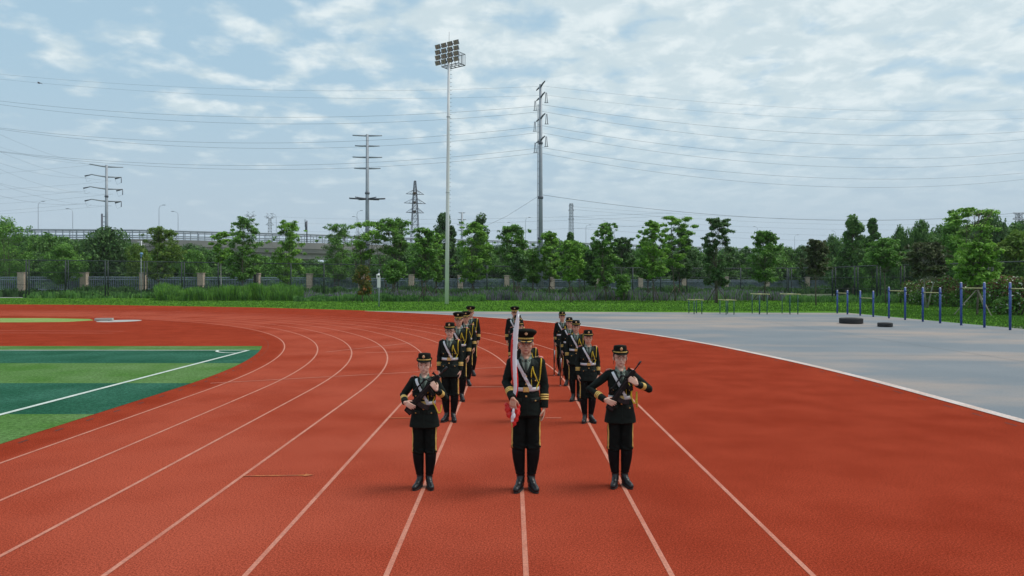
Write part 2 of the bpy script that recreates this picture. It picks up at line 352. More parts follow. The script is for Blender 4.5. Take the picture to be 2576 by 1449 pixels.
for (p, q, lb) in (((9.3, 24.0), (26.9, 24.0), 'nearest thin dark joint across the grey court'), ((8.6, 34.0), (26.9, 34.0), 'second thin dark joint across the grey court'), ((4.4, 44.5), (26.9, 44.5), 'farthest thin dark joint across the grey court'), ((16.0, -6), (16.0, 58), 'long dark joint running away down the grey court')):
    line(p, q, 0.02, MT['joint'], lb, nm='joint')
a = G(790, 1196.4); mb = MB(); mb.add([(a[0], a[1], 0.009), (a[0]-0.12, a[1]+0.06, 0.009), (a[0]-0.12, a[1]-0.06, 0.009)], [(0, 1, 2)])
tag(mb.obj('marking', MT['yellow_paint']), 'yellow arrow head at the end of the painted shaft', 'marking', kind='structure')
# football field
TR, TX = 35.72, TRACK_C[0]+35.72
def field_strip(y0, y1):
    def xe(y): return TX if y <= TRACK_C[1] else TRACK_C[0]+sqrt(TR*TR-(y-TRACK_C[1])**2)
    ys = [y0+(y1-y0)*i/12 for i in range(13)]
    return [(-140, y0)] + [(xe(y), y) for y in ys] + [(-140, y1)]
cuts = [-6, -3.7, 0.6, 4.9, 9.1, 13.4, 17.5, 21.8, 26.0, 27.6]
for i in range(len(cuts)-1):
    dk = (len(cuts)-2-i) % 2 == 1
    poly('turf', field_strip(cuts[i], cuts[i+1]), 0.004, MT['turf_dark' if dk else 'turf_light'], ('dark' if dk else 'light')+' green mown stripe of the artificial football field, '+['first', 'second', 'third', 'fourth', 'fifth', 'sixth', 'seventh', 'eighth', 'far edge'][i]+' one from the camera', cat='turf')
wl = MB()
def wline(a, b, wd): 
    a = Vector((*a, 0.012)); b = Vector((*b, 0.012)); t = (b-a).normalized(); q = Vector((-t.y, t.x, 0))*wd/2
    wl.add([a-q, b-q, b+q, a+q], [(0, 1, 2, 3)])
wline((-9.6, -6), (-9.6, 25.9), 0.12)
ribbon('goal_line', [(-140, 25.84), (-9.66, 25.84)], 0.12, 0.014, MT['white_line'], 'white goal line along the far edge of the green field', 'field line')
tag(wl.obj('touch_line', MT['white_line']), 'white touch line running from the near left to the field corner', 'field line', kind='structure')
ribbon('corner_arc', [(-9.66+1.0*cos(a), 25.84+1.0*sin(a)) for a in [pi+i*0.131 for i in range(13)]], 0.1, 0.016, MT['white_line'], 'small white quarter circle in the corner of the field', 'field line')
# throwing area
poly('throwing_sector', [(-140, 49.5), (-140, 43.5)] + [G(60, 811), G(170, 810), G(236, 806), G(225, 802.5), G(120, 800.3)] , 0.004, MT['patch'], 'light green grass sector beyond the field, inside the bend', cat='grass')
c = G(300, 807.6); poly('throwing_circle', [(c[0]+1.25*cos(k*pi/16), c[1]+1.4*sin(k*pi/16)) for k in range(32)], 0.009, MT['concrete'], 'round grey concrete throwing circle on the red surface', cat='throwing circle')
e = empty('stop_board', (*G(262, 807.2), 0.0), 'low pale concrete kerb block lying beside the throwing circle', 'kerb block', rz=0.25)
b = MB(); b.box((0, 0, 0.10), (1.0, 0.42, 0.14)); b.obj('block', MT['concrete'], e, False)
for q in (-.3, .3): b = MB(); b.box((q, 0, 0.015), (0.1, 0.3, 0.03)); b.obj('foot', MT['drain'], e, False)
poly('path', [(-130, 110), (-62, 112), (-62, 118), (-130, 117)], 0.0, MT['path'], 'narrow grey path behind the left mesh fence', cat='path')
poly('rear_path', [(30, 108), (52, 92), (75, 60), (82, 60), (60, 100), (36, 114)], 0.0, MT['path'], 'grey path behind the right mesh fence', cat='path')

# ------------------------------------------------------------------ vegetation
def leaves(centers, radii, count, size, rng, up=0.35, shell=0.55):
    """many small folded leaf faces through a set of ellipsoid clumps"""
    centers = np.array(centers); radii = np.array(radii); vol = radii[:, 0]*radii[:, 1]+radii[:, 0]*radii[:, 2]
    idx = rng.choice(len(centers), count, p=vol/vol.sum())
    d = rng.normal(size=(count, 3)); d /= np.linalg.norm(d, axis=1)[:, None]
    rr = shell + (1-shell)*rng.random(count); P = centers[idx] + d*radii[idx]*rr[:, None]
    nrm = d*0.8 + rng.normal(size=(count, 3))*0.6; nrm[:, 2] = nrm[:, 2]+up; nrm /= np.linalg.norm(nrm, axis=1)[:, None]
    t = np.cross(nrm, rng.normal(size=(count, 3))); t /= np.linalg.norm(t, axis=1)[:, None]; s = np.cross(nrm, t)
    sz = size*(0.55+0.9*rng.random(count))[:, None]
    V = np.empty((count, 4, 3)); V[:, 0] = P-t*sz*0.9; V[:, 1] = P-s*sz*0.45+nrm*sz*0.12; V[:, 2] = P+t*sz*0.9-nrm*sz*0.2; V[:, 3] = P+s*sz*0.45+nrm*sz*0.12
    return V.reshape(-1, 3)
def quadmesh(name, V, mats, mi=None):
    n = len(V)//4; me = bpy.data.meshes.new(name); me.vertices.add(n*4); me.vertices.foreach_set('co', V.ravel())
    me.loops.add(n*4); me.loops.foreach_set('vertex_index', np.arange(n*4)); me.polygons.add(n)
    me.polygons.foreach_set('loop_start', np.arange(n)*4); me.polygons.foreach_set('loop_total', np.full(n, 4))
    for m in (mats if isinstance(mats, list) else [mats]): me.materials.append(m)
    if mi is not None: me.polygons.foreach_set('material_index', mi)
    me.update(); me.validate(); return me
def clumps(style, h, zb, wd, rng):
    """clump centres/radii; crown from zb to h, width wd"""
    C = []; R = []; H = h-zb; n = {'frond': 80, 'round': 34, 'poplar': 38, 'sparse': 36, 'bush': 16, 'dense': 34}[style]
    lean = rng.normal(0, 0.06, 2)*wd
    for i in range(n):
        t = (i+rng.random())/n
        if style == 'poplar': prof = 0.5*(sin(pi*(0.08+0.84*t))**0.7)*(1.15-0.6*t)
        elif style == 'round' or style == 'dense': prof = 0.5*sqrt(max(0.05, 1-(2*t-0.9)**2*0.9))
        elif style == 'bush': prof = 0.5*sqrt(max(0.02, 1-t*t*0.8))
        elif style == 'frond': prof = 0.5*(sin(pi*(0.13+0.77*t))**0.6)*(0.7+0.5*rng.random())*(1.1-0.25*t)
        else: prof = 0.5*(0.35+0.75*t**0.6)*(0.7+0.5*rng.random())*(1 if t < 0.9 else 0.7)
        a = rng.random()*2*pi; q = prof*wd*sqrt(rng.random()*0.85+0.05)
        sz = wd*{'frond': 0.125, 'round': 0.2, 'poplar': 0.2, 'sparse': 0.12, 'bush': 0.26, 'dense': 0.22}[style]*(0.7+0.6*rng.random())
        C.append((q*cos(a)+lean[0]*t, q*sin(a)+lean[1]*t, zb+H*t*0.97))
        fl = {'frond': 0.6, 'round': 0.75, 'poplar': 0.95, 'sparse': 0.42, 'bush': 0.8, 'dense': 0.75}[style]
        R.append((sz, sz, max(sz*fl, 0.12)))
    if style in ('frond', 'round'):
        for i in range(16):
            t = .12+.86*rng.random(); pr = .5*sin(pi*(.13+.77*t))**.6*(1.05+.3*rng.random()); a = rng.random()*2*pi; sz = wd*(.05+.05*rng.random()); C.append((pr*wd*cos(a), pr*wd*sin(a), zb+H*t)); R.append((sz, sz, sz*.6))
    if style in ('frond', 'sparse'):
        for i in range(7 if style == 'frond' else 9):
            a = rng.random()*2*pi; q = wd*0.33*rng.random(); C.append((q*cos(a), q*sin(a), h-H*0.13*rng.random())); R.append((wd*0.09, wd*0.09, wd*0.05))
    return C, R
def tree_meshes(style, h, zb, wd, leaf, count, size, seed, stems=1, trunk_r=None, lime=False):
    rng = np.random.default_rng(seed); C, R = clumps(style, h, zb, wd, rng)
    V = leaves(C, R, count, size, rng, up=0.9 if style in ('frond', 'sparse') else 0.35, shell=0.25 if style in ('frond', 'sparse') else 0.5)
    crown = quadmesh('crown', V, MT[leaf])
    tr = trunk_r or max(0.05, h*0.011); mb = MB()
    for s in range(stems):
        top = Vector((rng.normal(0, wd*0.08)+(s-(stems-1)/2)*wd*0.3, rng.normal(0, wd*0.06), zb+(h-zb)*0.75))
        b0 = Vector(((s-(stems-1)/2)*tr*2.2, 0, -0.02)); mid = b0.lerp(top, 0.5)+Vector((rng.normal(0, 0.1), rng.normal(0, 0.1), 0))
        mb.tube([b0, b0.lerp(mid, 0.5)+Vector((rng.normal(0, .03), 0, 0)), mid, mid.lerp(top, 0.5), top], [tr*1.25, tr*0.95, tr*0.75, tr*0.45, tr*0.15], 7)
        order = sorted(range(len(C)), key=lambda i: C[i][2])
        for i in order[::2]:
            c = Vector(C[i])
            if c.z < 0.6: continue
            zz_ = max(zb*0.8, c.z-0.35*wd-0.2*abs(c.x)); k = min(1, max(0, zz_/max(top.z, 0.1)))
            st = b0.lerp(mid, k*2) if k < 0.5 else mid.lerp(top, k*2-1)
            mb.tube([st, st.lerp(c, 0.55)+Vector((0, 0, -0.04*wd)), c], [tr*0.33, tr*0.22, tr*0.08], 5)
    return crown, mb.mesh('trunk', [MT['lime' if lime else 'bark']])
def add_tree(name, loc, meshes, label, cat, group=None, rz=0, sc=(1, 1, 1)):
    e = empty(name, loc, label, cat, group, rz); e.scale = sc
    link('crown', meshes[0], e); link('trunk', meshes[1], e); return e
def stakes(e, hgt, spread, m, rot=0.3, n=3):
    for k in range(n):
        a = rot+k*2*pi/n; mb = MB(); mb.tube([(spread*cos(a), spread*sin(a), -0.02), (0.05*cos(a), 0.05*sin(a), hgt)], 0.045, 6); mb.obj('support_stake', m, e)

# young trees standing on the lawn: px, base py, top py, crown bottom py, crown width px, leaf, style, stems, stakes, label
YT = [
 (22, 746, 553, 735-25, 105, 'leaf_mid', 'round', 2, 0, 'big bushy green tree cut off by the left edge of the photo'),
 (166, 747, 620, 706, 82, 'leaf_mid', 'round', 1, 1, 'round low tree behind the left mesh fence, in front of its second post'),
 (402, 747, 573, 698, 92, 'leaf_yellow', 'frond', 1, 1, 'yellowish tree with a pale leafy top against the viaduct at left'),
 (556, 755, 584, 660, 62, 'leaf_fresh', 'sparse', 1, 1, 'thin pale stemmed tree left of the taller dark topped tree'),
 (612, 750, 546, 702, 88, 'leaf_mid', 'frond', 1, 1, 'tall dark topped tree in front of the two pale far pylons'),
 (724, 748, 555, 708, 86, 'leaf_fresh', 'frond', 1, 0, 'single leafy tree standing clear against the viaduct'),
 (846, 741, 563, 700, 90, 'leaf_mid', 'frond', 2, 1, 'forked tree with a flat topped crown left of the steel pole with arms'),
 (912, 760, 668, 738, 46, 'leaf_rust', 'bush', 1, 1, 'small sapling with rusty red young leaves beside the camera post'),
 (915, 752, 560, 650, 120, 'leaf_fresh', 'sparse', 3, 0, 'spreading layered tree with three thin stems before the armed steel pole'),
 (985, 752, 552, 640, 120, 'leaf_mid', 'sparse', 3, 0, 'wide umbrella crowned tree just right of the armed steel pole'),
 (992, 755, 658, 706, 54, 'leaf_mid', 'round', 1, 1, 'small ball shaped sapling right of the camera post'),
 (1068, 758, 574, 700, 78, 'leaf_mid', 'frond', 2, 1, 'dark green staked tree left of the floodlight mast'),
 (1098, 753, 588, 706, 60, 'leaf_fresh', 'frond', 1, 1, 'staked tree half hidden behind the floodlight mast'),
 (1190, 753, 560, 706, 92, 'leaf_fresh', 'frond', 1, 1, 'full bright green tree just right of the floodlight mast'),
 (1296, 753, 567, 664, 84, 'leaf_mid', 'frond', 2, 1, 'tree with bare leaning stems behind the middle file of soldiers'),
 (1306, 755, 640, 705, 40, 'leaf_dark', 'round', 1, 1, 'low dark staked tree below the leaning stems'),
 (1341, 752, 630, 708, 46, 'leaf_mid', 'round', 1, 0, 'short round tree left of the tallest steel pole'),
 (1383, 752, 583, 700, 64, 'leaf_fresh', 'frond', 1, 1, 'bright tree growing in front of the foot of the tallest steel pole'),
 (1436, 760, 606, 704, 66, 'leaf_fresh', 'frond', 1, 1, 'broad staked tree below the narrow lattice tower'),
 (1461, 752, 620, 700, 54, 'leaf_mid', 'round', 1, 1, 'tree with crossed stakes right of the narrow lattice tower'),
 (1524, 758, 562, 716, 74, 'leaf_mid', 'frond', 1, 1, 'cone shaped tree with thin twigs sticking out of its top'),
 (1500, 752, 612, 712, 60, 'leaf_dark', 'round', 1, 0, 'darker tree directly left of the cone shaped tree'),
 (1570, 755, 598, 668, 66, 'leaf_dark', 'frond', 1, 0, 'tree with a bare pale trunk right of the cone shaped tree'),
 (1569, 756, 692, 752, 44, 'leaf_mid', 'bush', 1, 1, 'bushy knee high shrub tree in front of the railing'),
 (1644, 760, 556, 698, 76, 'leaf_fresh', 'frond', 1, 1, 'light green tree, left one of the two joined broad crowns'),
 (1628, 753, 600, 702, 50, 'leaf_mid', 'frond', 1, 1, 'slender staked tree close behind the left broad crown'),
 (1700, 758, 545, 672, 96, 'leaf_fresh', 'sparse', 1, 1, 'tallest broad crowned tree with a bare twig reaching up'),
 (1712, 753, 575, 700, 84, 'leaf_dark', 'frond', 1, 1, 'darker staked tree behind the tallest broad crown'),
 (1803, 762, 549, 716, 84, 'leaf_dark', 'frond', 2, 1, 'dark drooping leaved tree standing alone above the low bars'),
 (1922, 758, 582, 705, 84, 'leaf_mid', 'frond', 1, 1, 'layered green tree behind the higher parallel bars'),
 (2053, 768, 603, 690, 66, 'leaf_brown', 'frond', 1, 0, 'dark purplish brown tree left of the first blue posts'),
 (2228, 762, 602, 668, 84, 'leaf_mid', 'frond', 1, 0, 'slim trunked flat crowned tree between the blue posts'),
 (2331, 774, 610, 692, 92, 'leaf_brown', 'frond', 2, 0, 'brownish spreading tree with a whitewashed trunk'),
 (2399, 764, 566, 700, 70, 'leaf_mid', 'dense', 1, 0, 'dense dark green oval tree behind the fourth bar'),
 (2440, 770, 524, 640, 130, 'leaf_fresh', 'sparse', 2, 0, 'tall airy tree with sparse leaf layers at the right'),
 (2458, 793, 612, 712, 96, 'leaf_fresh', 'frond', 1, 2, 'near tree with pale wooden stakes behind the right blue posts'),
 (2552, 775, 592, 700, 90, 'leaf_yellow', 'dense', 1, 0, 'yellow green tree at the right edge of the photo'),
]
for i, (px, by, ty, cb, cw, leaf, st, stems, sk, lab) in enumerate(YT):
    X, Y = G(px, by); d = Y; h = HC-(ty-HY)/F*d; zb = HC-(cb-HY)/F*d; wd = cw/F*d
    cnt = int({'frond': 5600, 'sparse': 3300, 'round': 5200, 'bush': 2200, 'dense': 6500}[st]*min(1.4, (wd*(h-zb)/30)**0.5+0.25))
    ms = tree_meshes(st, h, max(zb, 0.4), wd, leaf, cnt, 0.185, 100+i, stems, trunk_r=0.07, lime=('whitewash' in lab or 'pale trunk' in lab or 'pale stemmed' in lab))
    e = add_tree('young_tree', (X, Y, 0), ms, lab, 'tree', 'young trees on the lawn')
    if sk: stakes(e, 1.9, 1.5, MT['stake_pale' if sk == 2 else 'stake'], rot=0.2+0.37*i)
# woodland behind: individual trees, copies of a few kinds
WK = [('dense', 'leaf_wood'), ('round', 'leaf_wood'), ('dense', 'leaf_dark'), ('round', 'leaf_mid'), ('dense', 'leaf_yellow')]
WM = [tree_meshes(s, 10, 1.0, 10, lf, 9500, 0.34, 300+i, 1, 0.2) for i, (s, lf) in enumerate(WK)]
rr = random.Random(5)
def wood(px, d, top_py, wpx, k, name, lab, group):
    if px < 2120: d = max(d, 117+.0285*px+wpx/F*d*.5+1)
    wd = wpx/F*d; h = HC-(top_py-HY)/F*d
    return add_tree(name, ((px-CX)/F*d, d, 0), WM[k], lab, 'tree', group, rr.random()*6.28, (wd/10, wd/10, h/10))
prof = [(0, 604), (60, 608), (120, 606), (200, 607), (260, 602), (330, 616), (380, 632), (450, 618), (520, 616), (600, 640), (680, 645), (760, 648), (840, 640), (930, 640), (1000, 630), (1060, 612), (1120, 610),
        (1240, 612), (1300, 636), (1360, 622), (1450, 612), (1520, 620), (1600, 618), (1700, 626), (1780, 628), (1860, 632), (1960, 628), (2060, 612), (2140, 606), (2220, 600), (2300, 588), (2400, 570), (2500, 574), (2600, 566), (2680, 560)]
def topy(px):
    for (a, b), (c_, d_) in zip(prof, prof[1:]):
        if a <= px <= c_: return b+(d_-b)*(px-a)/(c_-a)
    return prof[-1][1]
px = -20; i = 0
while px < 2700:
    d = rr.uniform(160, 185)+(14 if px < 1900 else -35)
    k = [0, 1, 2, 0, 3, 1, 2, 0, 1][i % 9]; lab = {0: 'leafy green tree in the wood beyond the stone pillar fence', 1: 'rounded green tree in the wood beyond the stone pillar fence', 2: 'very dark green tree in the wood beyond the stone pillar fence', 3: 'lighter green tree in the wood beyond the stone pillar fence'}[k]
    wood(px, d, topy(px)+rr.uniform(-2, 16), rr.uniform(60, 100), k, 'woodland_tree', lab, 'woodland trees'); px += rr.uniform(26, 40); i += 1
px = -10
while px < 2650:      # lower front rank between the railing and the wood
    d = rr.uniform(128, 142)+(0.018*px if px < 1900 else 0)-(30 if px > 2150 else 0)
    k = [2, 0, 1, 3, 0, 2][i % 6]
    wood(px, d, topy(px)+rr.uniform(30, 58), rr.uniform(60, 95), k, 'understorey_tree', {0: 'low leafy green tree just behind the blue grey railing', 1: 'low rounded green tree just behind the blue grey railing', 2: 'low dark green tree just behind the blue grey railing', 3: 'low light green tree just behind the blue grey railing'}[k], 'low trees behind the railing'); px += rr.uniform(38, 56); i += 1
for px, ty, wpx, d, k, lab in [(262, 587, 120, 138, 2, 'large dark round tree in front of the left steel pole'), (345, 622, 60, 132, 4, 'yellow tinged tree right of the large dark round tree'), (492, 636, 66, 126, 3, 'bright green tree behind the left part of the railing'), (115, 596, 110, 140, 0, 'broad green tree below the left end of the viaduct'), (1080, 612, 60, 140, 4, 'small orange tipped tree left of the floodlight mast'), (2100, 600, 60, 130, 0, 'green tree between the brown tree and the poplars'), (2270, 578, 50, 130, 0, 'pointed bluish green tree right of the poplars'), (2320, 566, 60, 130, 1, 'tall rounded tree behind the spreading brownish tree'), (2500, 556, 100, 120, 2, 'large dark tree at the right behind the airy tree'), (2560, 590, 80, 105, 4, 'yellowish tree filling the right edge behind the mesh')]:
    wood(px, d, ty, wpx, k, 'woodland_tree', lab, 'woodland trees')
for px, ty, cb, wpx, d, lab in [(1112, 535, 690, 62, 135, 'tall dark poplar directly left of the floodlight mast'), (1134, 568, 690, 40, 138, 'shorter poplar partly hidden by the floodlight mast'), (1212, 543, 690, 62, 140, 'poplar with two tips right of the floodlight mast'), (1437, 586, 690, 34, 150, 'poplar below the narrow lattice tower'), (2146, 545, 690, 60, 125, 'tallest poplar above the blue posts'), (2198, 552, 690, 40, 128, 'slim poplar right of the tallest poplar'), (1005, 552, 690, 46, 150, 'pale poplar left of the open lattice pylon')]:
    if px < 2120: d = max(d, 117+.0285*px+4)
    h = HC-(ty-HY)/F*d; ms = tree_meshes('poplar', h, 2.5, wpx/F*d, 'leaf_dark' if px < 1300 else 'leaf_wood', 5200, 0.3, int(px), 1, 0.15)
    add_tree('poplar', ((px-CX)/F*d, d, 0), ms, lab, 'tree', 'poplars')
ms = tree_meshes('poplar', 19, 2.5, 5.0, 'leaf_dark', 4200, 0.3, 77, 1, 0.15); add_tree('conifer', ((2562-CX)/F*150, 150, 0), ms, 'dark pointed conifer below the right edge pylon', 'tree', sc=(1, 1, (HC+(HY-556)/F*150)/19))
# bare twigs above some crowns
def twigs(px, py0, py1, d, lab, n=5, seed=1):
    rg = random.Random(seed); mb = MB()
    for k in range(n):
        a = U(px+rg.uniform(-14, 14), py0, d); b = a+Vector((rg.uniform(-.8, 1.3), rg.uniform(-.3, .3), (py0-py1)/F*d*rg.uniform(.55, 1)))
        mid = a.lerp(b, .5)+Vector((rg.uniform(-.1, .1), 0, 0)); mb.tube([a, mid, b], [.035, .022, .008], 5)
        mb.tube([mid, mid+Vector((rg.uniform(-.5, .5), 0, .5))], [.018, .006], 4)
    return mb
for nm, args in (('twigs', (2462, 570, 516, 73)), ('twigs', (1535, 600, 575, 88)), ('twigs', (1705, 575, 540, 88))):
    host = min([o for o in COL.objects if o.name.startswith('young_tree')], key=lambda o: abs(o.location.x/o.location.y*F+CX-args[0]) + abs(o.location.y-args[3])*0.5)
    mb = twigs(args[0], args[1], args[2], host.location.y, '', 6 if args[0] == 2462 else 3, args[0])
    mb.v = [(x-host.location.x, y-host.location.y, z) for x, y, z in mb.v]; mb.obj('bare_twigs', MT['bark'], host)
LM = [(60, 'left edge'), (268, 'leftmost steel pole'), (402, 'yellowish tree'), (555, 'thin pale stemmed tree'), (724, 'lone clear tree'), (924, 'armed steel pole'), (1124, 'floodlight mast'), (1360, 'tallest steel pole'), (1524, 'cone shaped tree'), (1650, 'broad joined crowns'), (1803, 'drooping tree'), (1940, 'high parallel bars'), (2053, 'purplish brown tree'), (2170, 'poplars'), (2331, 'brownish tree'), (2450, 'airy tree'), (2576, 'right edge')]
seen = {}
for o in sorted([o for o in COL.objects if o.get('group') in ('woodland trees', 'low trees behind the railing')], key=lambda o: o.location.x/o.location.y):
    px = CX+o.location.x/o.location.y*F; lm = min(LM, key=lambda q: abs(q[0]-px))[1]; lb = o['label']
    kd = 'very dark' if 'very dark' in lb else 'dark' if 'dark' in lb else 'light' if 'light' in lb else 'rounded' if 'rounded' in lb else 'leafy'
    if not lb.endswith(('fence', 'railing')): continue
    low = 'low' if o['group'].startswith('low') else 'tall'; k = seen.get((kd, low, lm), 0); seen[(kd, low, lm)] = k+1
    o['label'] = '%s %s green tree behind railing by the %s, %s from left' % (low, kd, lm, ['first', 'second', 'third', 'fourth', 'fifth', 'sixth', 'seventh'][min(k, 6)])
# flowering hedge shrubs, right
rng = np.random.default_rng(9)
for i, (px, by, ty, wpx, lab) in enumerate([(2312, 765, 716, 70, 'reddish hedge shrub at the left end of the flowering hedge'), (2362, 768, 706, 78, 'red tipped hedge shrub behind the middle blue posts'), (2425, 772, 708, 84, 'wide green and red hedge shrub behind the right bar'), (2495, 778, 712, 84, 'hedge shrub with red leaves right of the pale stakes'), (2550, 785, 704, 90, 'hedge shrub covered in white blossom at the right edge'), (2600, 795, 706, 90, 'last hedge shrub cut by the right edge')]):
    X, Y = G(px, by); Y += 1.5; h = HC-(ty-HY)/F*Y; wd = wpx/F*Y
    C, R = clumps('bush', h, 0.35, wd, rng); V = leaves(C, R, 5200, 0.12, rng); n = len(V)//4
    zc = V.reshape(-1, 4, 3)[:, 0, 2]; mi = np.where(rng.random(n) < 0.10+0.40*(zc > h*0.55), 1, 0); mi[rng.random(n) < (0.07 if i in (0, 1, 4, 5) else 0.02)] = 2
    e = empty('hedge_shrub', (X, Y, 0), lab, 'shrub', 'flowering hedge shrubs'); link('foliage', quadmesh('foliage', V, [MT['leaf_mid'], MT['leaf_red'], MT['petal']], mi), e)
    mb = MB()
    for k in range(9): a = k*0.7; mb.tube([(0.15*cos(a), 0.15*sin(a), -.02), (wd*.3*cos(a), wd*.3*sin(a), h*.6)], [.04, .015], 5)
    mb.obj('stem', MT['bark'], e)
# tall weeds, lavender, tufts: one uncountable mass each
def blades(name, n, region, hgt, wdt, mats, seed, label, frac=None, z0=-0.01):
    rg = np.random.default_rng(seed); X, Y = region(rg, n); n = len(X)
    cl = 0.72+0.30*np.sin(X*1.1+1.3*np.sin(Y*.7))*np.sin(Y*1.3+X*.4+.7)+.18*np.sin(X*.37+2); h = hgt*(0.45+0.75*rg.random(n))*(cl if hgt > .3 else 1); a = rg.random(n)*pi; dx = np.cos(a)*wdt/2; dy = np.sin(a)*wdt/2; lx = rg.normal(0, 0.16, n)*h; ly = rg.normal(0, 0.16, n)*h
    V = np.zeros((n, 4, 3)); V[:, 0] = np.stack([X-dx, Y-dy, np.full(n, z0)], 1); V[:, 1] = np.stack([X+dx, Y+dy, np.full(n, z0)], 1)
    V[:, 2] = np.stack([X+lx+dx*.5, Y+ly+dy*.5, h], 1); V[:, 3] = np.stack([X+lx-dx*.5, Y+ly-dy*.5, h], 1)
    mi = None if frac is None else (rg.random(n) < frac).astype(int)
    return tag(link(name, quadmesh(name, V.reshape(-1, 3), mats, mi)), label, 'plants', kind='stuff')
def band(px0, px1, d0, d1, d0b=None, d1b=None):
    def f(rg, n):
        t = rg.random(n); px = px0+(px1-px0)*t; lo = d0+(0 if d0b is None else (d0b-d0)*t); hi = d1+(0 if d1b is None else (d1b-d1)*t)
        nz = np.sin(px*0.05)+np.sin(px*0.021+1)+np.sin(px*.13); Y = lo+nz*0.6+(hi-lo)*rg.random(n); return (px-CX)/F*Y, Y
    return f
blades('tall_weeds', 62000, band(395, 760, 94, 108), 1.8, 0.075, [MT['weed_bright'], MT['weed']], 1, 'bright green tall weeds along the lawn at left', .45)
blades('tall_weeds', 15000, band(740, 1220, 91, 99), .8, 0.15, [MT['weed']], 2, 'dull green tall weeds along the lawn behind the camera post')
blades('lavender_bed', 42000, band(760, 2000, 95, 110), 1.15, 0.10, [MT['weed'], MT['lavender']], 3, 'purple grey flowering bed along the foot of the railing', 0.5)
blades('tall_weeds', 14000, band(1980, 2330, 86, 98), 0.8, 0.14, [MT['weed']], 4, 'low green ground cover behind the bars at right')
blades('scrub', 26000, band(0, 2100, 114, 117, 148, 155), 1.5, 0.35, [MT['leaf_dark']], 6, 'dark scrub growing through the foot of the stone pillar fence')
blades('low_scrub', 5000, band(60, 400, 108, 118), 1.0, 0.3, [MT['weed']], 16, 'low scrub behind the left mesh fence')
def lawnreg(rg, n):
    Y = 60+45*rg.random(n)**1.2; X = (-1+2*rg.random(n))*Y*0.74; k = (X < 26) & (Y < 63.5+0*X) ; bx = np.array([p[0] for p in left_edge]); by = np.array([p[1] for p in left_edge])
    edge = np.where(X < -13, np.interp(X, bx, by), np.interp(X, [-13, 27], [62, 58])); edge = np.where(X > 27, 0, edge); keep = Y > edge+0.15; return X[keep], Y[keep]
blades('grass_tufts', 60000, lawnreg, 0.09, 0.07, [MT['lawn_blade']], 7, 'short grass blades on the lawn beyond the track')
def rlawn(rg, n):
    Y = 30+32*rg.random(n); X = 27.2+rg.random(n)*20; return X, Y
blades('grass_tufts', 30000, rlawn, 0.08, 0.06, [MT['lawn_blade']], 8, 'short grass blades on the lawn right of the court')
# ------------------------------------------------------------------ fences
def sheet(pts_lo, pts_hi, m, name, parent):
    mb = MB(); n = len(pts_lo); mb.add(list(pts_lo)+list(pts_hi), [(i, i+1, n+i+1, n+i) for i in range(n-1)]); return mb.obj(name, m, parent, False)
def meshmat():
    m = bpy.data.materials.new('chain_link'); m.use_nodes = True; n = m.node_tree.nodes; l = m.node_tree.links
    t = n.new('ShaderNodeBsdfTransparent'); ms = n.new('ShaderNodeMixShader'); b = n['Principled BSDF']; b.inputs['Base Color'].default_value = (.03, .045, .045, 1)
    g = n.new('ShaderNodeNewGeometry'); s = n.new('ShaderNodeSeparateXYZ'); l.new(g.outputs['Position'], s.inputs[0])
    def M(op, a, bb):
        k = n.new('ShaderNodeMath'); k.operation = op
        for i, x in enumerate((a, bb)):
            if isinstance(x, (int, float)): k.inputs[i].default_value = x
            else: l.new(x, k.inputs[i])
        return k.outputs[0]
    h = M('ADD', s.outputs[0], s.outputs[1])
    w1 = M('LESS_THAN', M('FRACT', M('MULTIPLY', M('ADD', h, s.outputs[2]), 9), 0), .07); w2 = M('LESS_THAN', M('FRACT', M('MULTIPLY', M('SUBTRACT', h, s.outputs[2]), 9), 0), .07)
    l.new(M('MAXIMUM', w1, w2), ms.inputs[0]); l.new(t.outputs[0], ms.inputs[1]); l.new(b.outputs[0], ms.inputs[2]); l.new(ms.outputs[0], n['Material Output'].inputs[0]); return m
CH = meshmat()
def mesh_fence(name, pts, label, dbl=True):
    """pts: (x, y, top) posts"""
    o = Vector((pts[0][0], pts[0][1], 0)); e = empty(name, o, label, 'fence')
    P = [Vector((x, y, 0))-o for x, y, t in pts]; T = [Vector((x, y, t))-o for x, y, t in pts]
    for p, t in zip(P, T):
        mb = MB(); mb.tube([p+Vector((0, 0, -.05)), t], 0.10, 8)
        if dbl: mb.tube([p+Vector((.42, 0, -.05)), t+Vector((.42, 0, -.02))], 0.08, 8)
        mb.obj('post', MT['fence'], e)
    mb = MB(); mb.tube(T, 0.065, 6)
    for f in (0.35, 0.68): mb.tube([p.lerp(t, f) for p, t in zip(P, T)], 0.03, 5)
    mb.obj('rail', MT['fence'], e); sheet([p+Vector((0, .02, 0)) for p in P], [t+Vector((0, .02, 0)) for t in T], CH, 'mesh_panel', e)
def topz(px, py, d): return HC-(py-HY)/F*d
fl = []
for px, ty in [(-36, 653.5), (66, 654.5), (165, 655.3), (265, 656.3), (363, 657.8), (457, 659.5), (549, 661), (640, 662.5)]:
    d = 109+ (px*0.004); fl.append(((px-CX)/F*d, d, topz(px, ty, d)))
mesh_fence('mesh_fence', fl, 'tall dark green mesh fence with double posts along the left lawn')
fl2 = []
for px, ty in [(643, 662.6), (732, 663.4), (815, 664.5), (1000, 666.8), (1120, 668.3), (1225, 669.5), (1340, 671), (1470, 672.5), (1592, 674), (1662, 674.7), (1728, 675), (1863, 675), (1980, 674.5)]:
    d = 111.2+(px-640)*0.0035; fl2.append(((px-CX)/F*d, d, topz(px, ty, d)))
mesh_fence('mesh_fence', fl2, 'tall dark mesh fence behind the staked trees and lavender', False)
fl3 = []
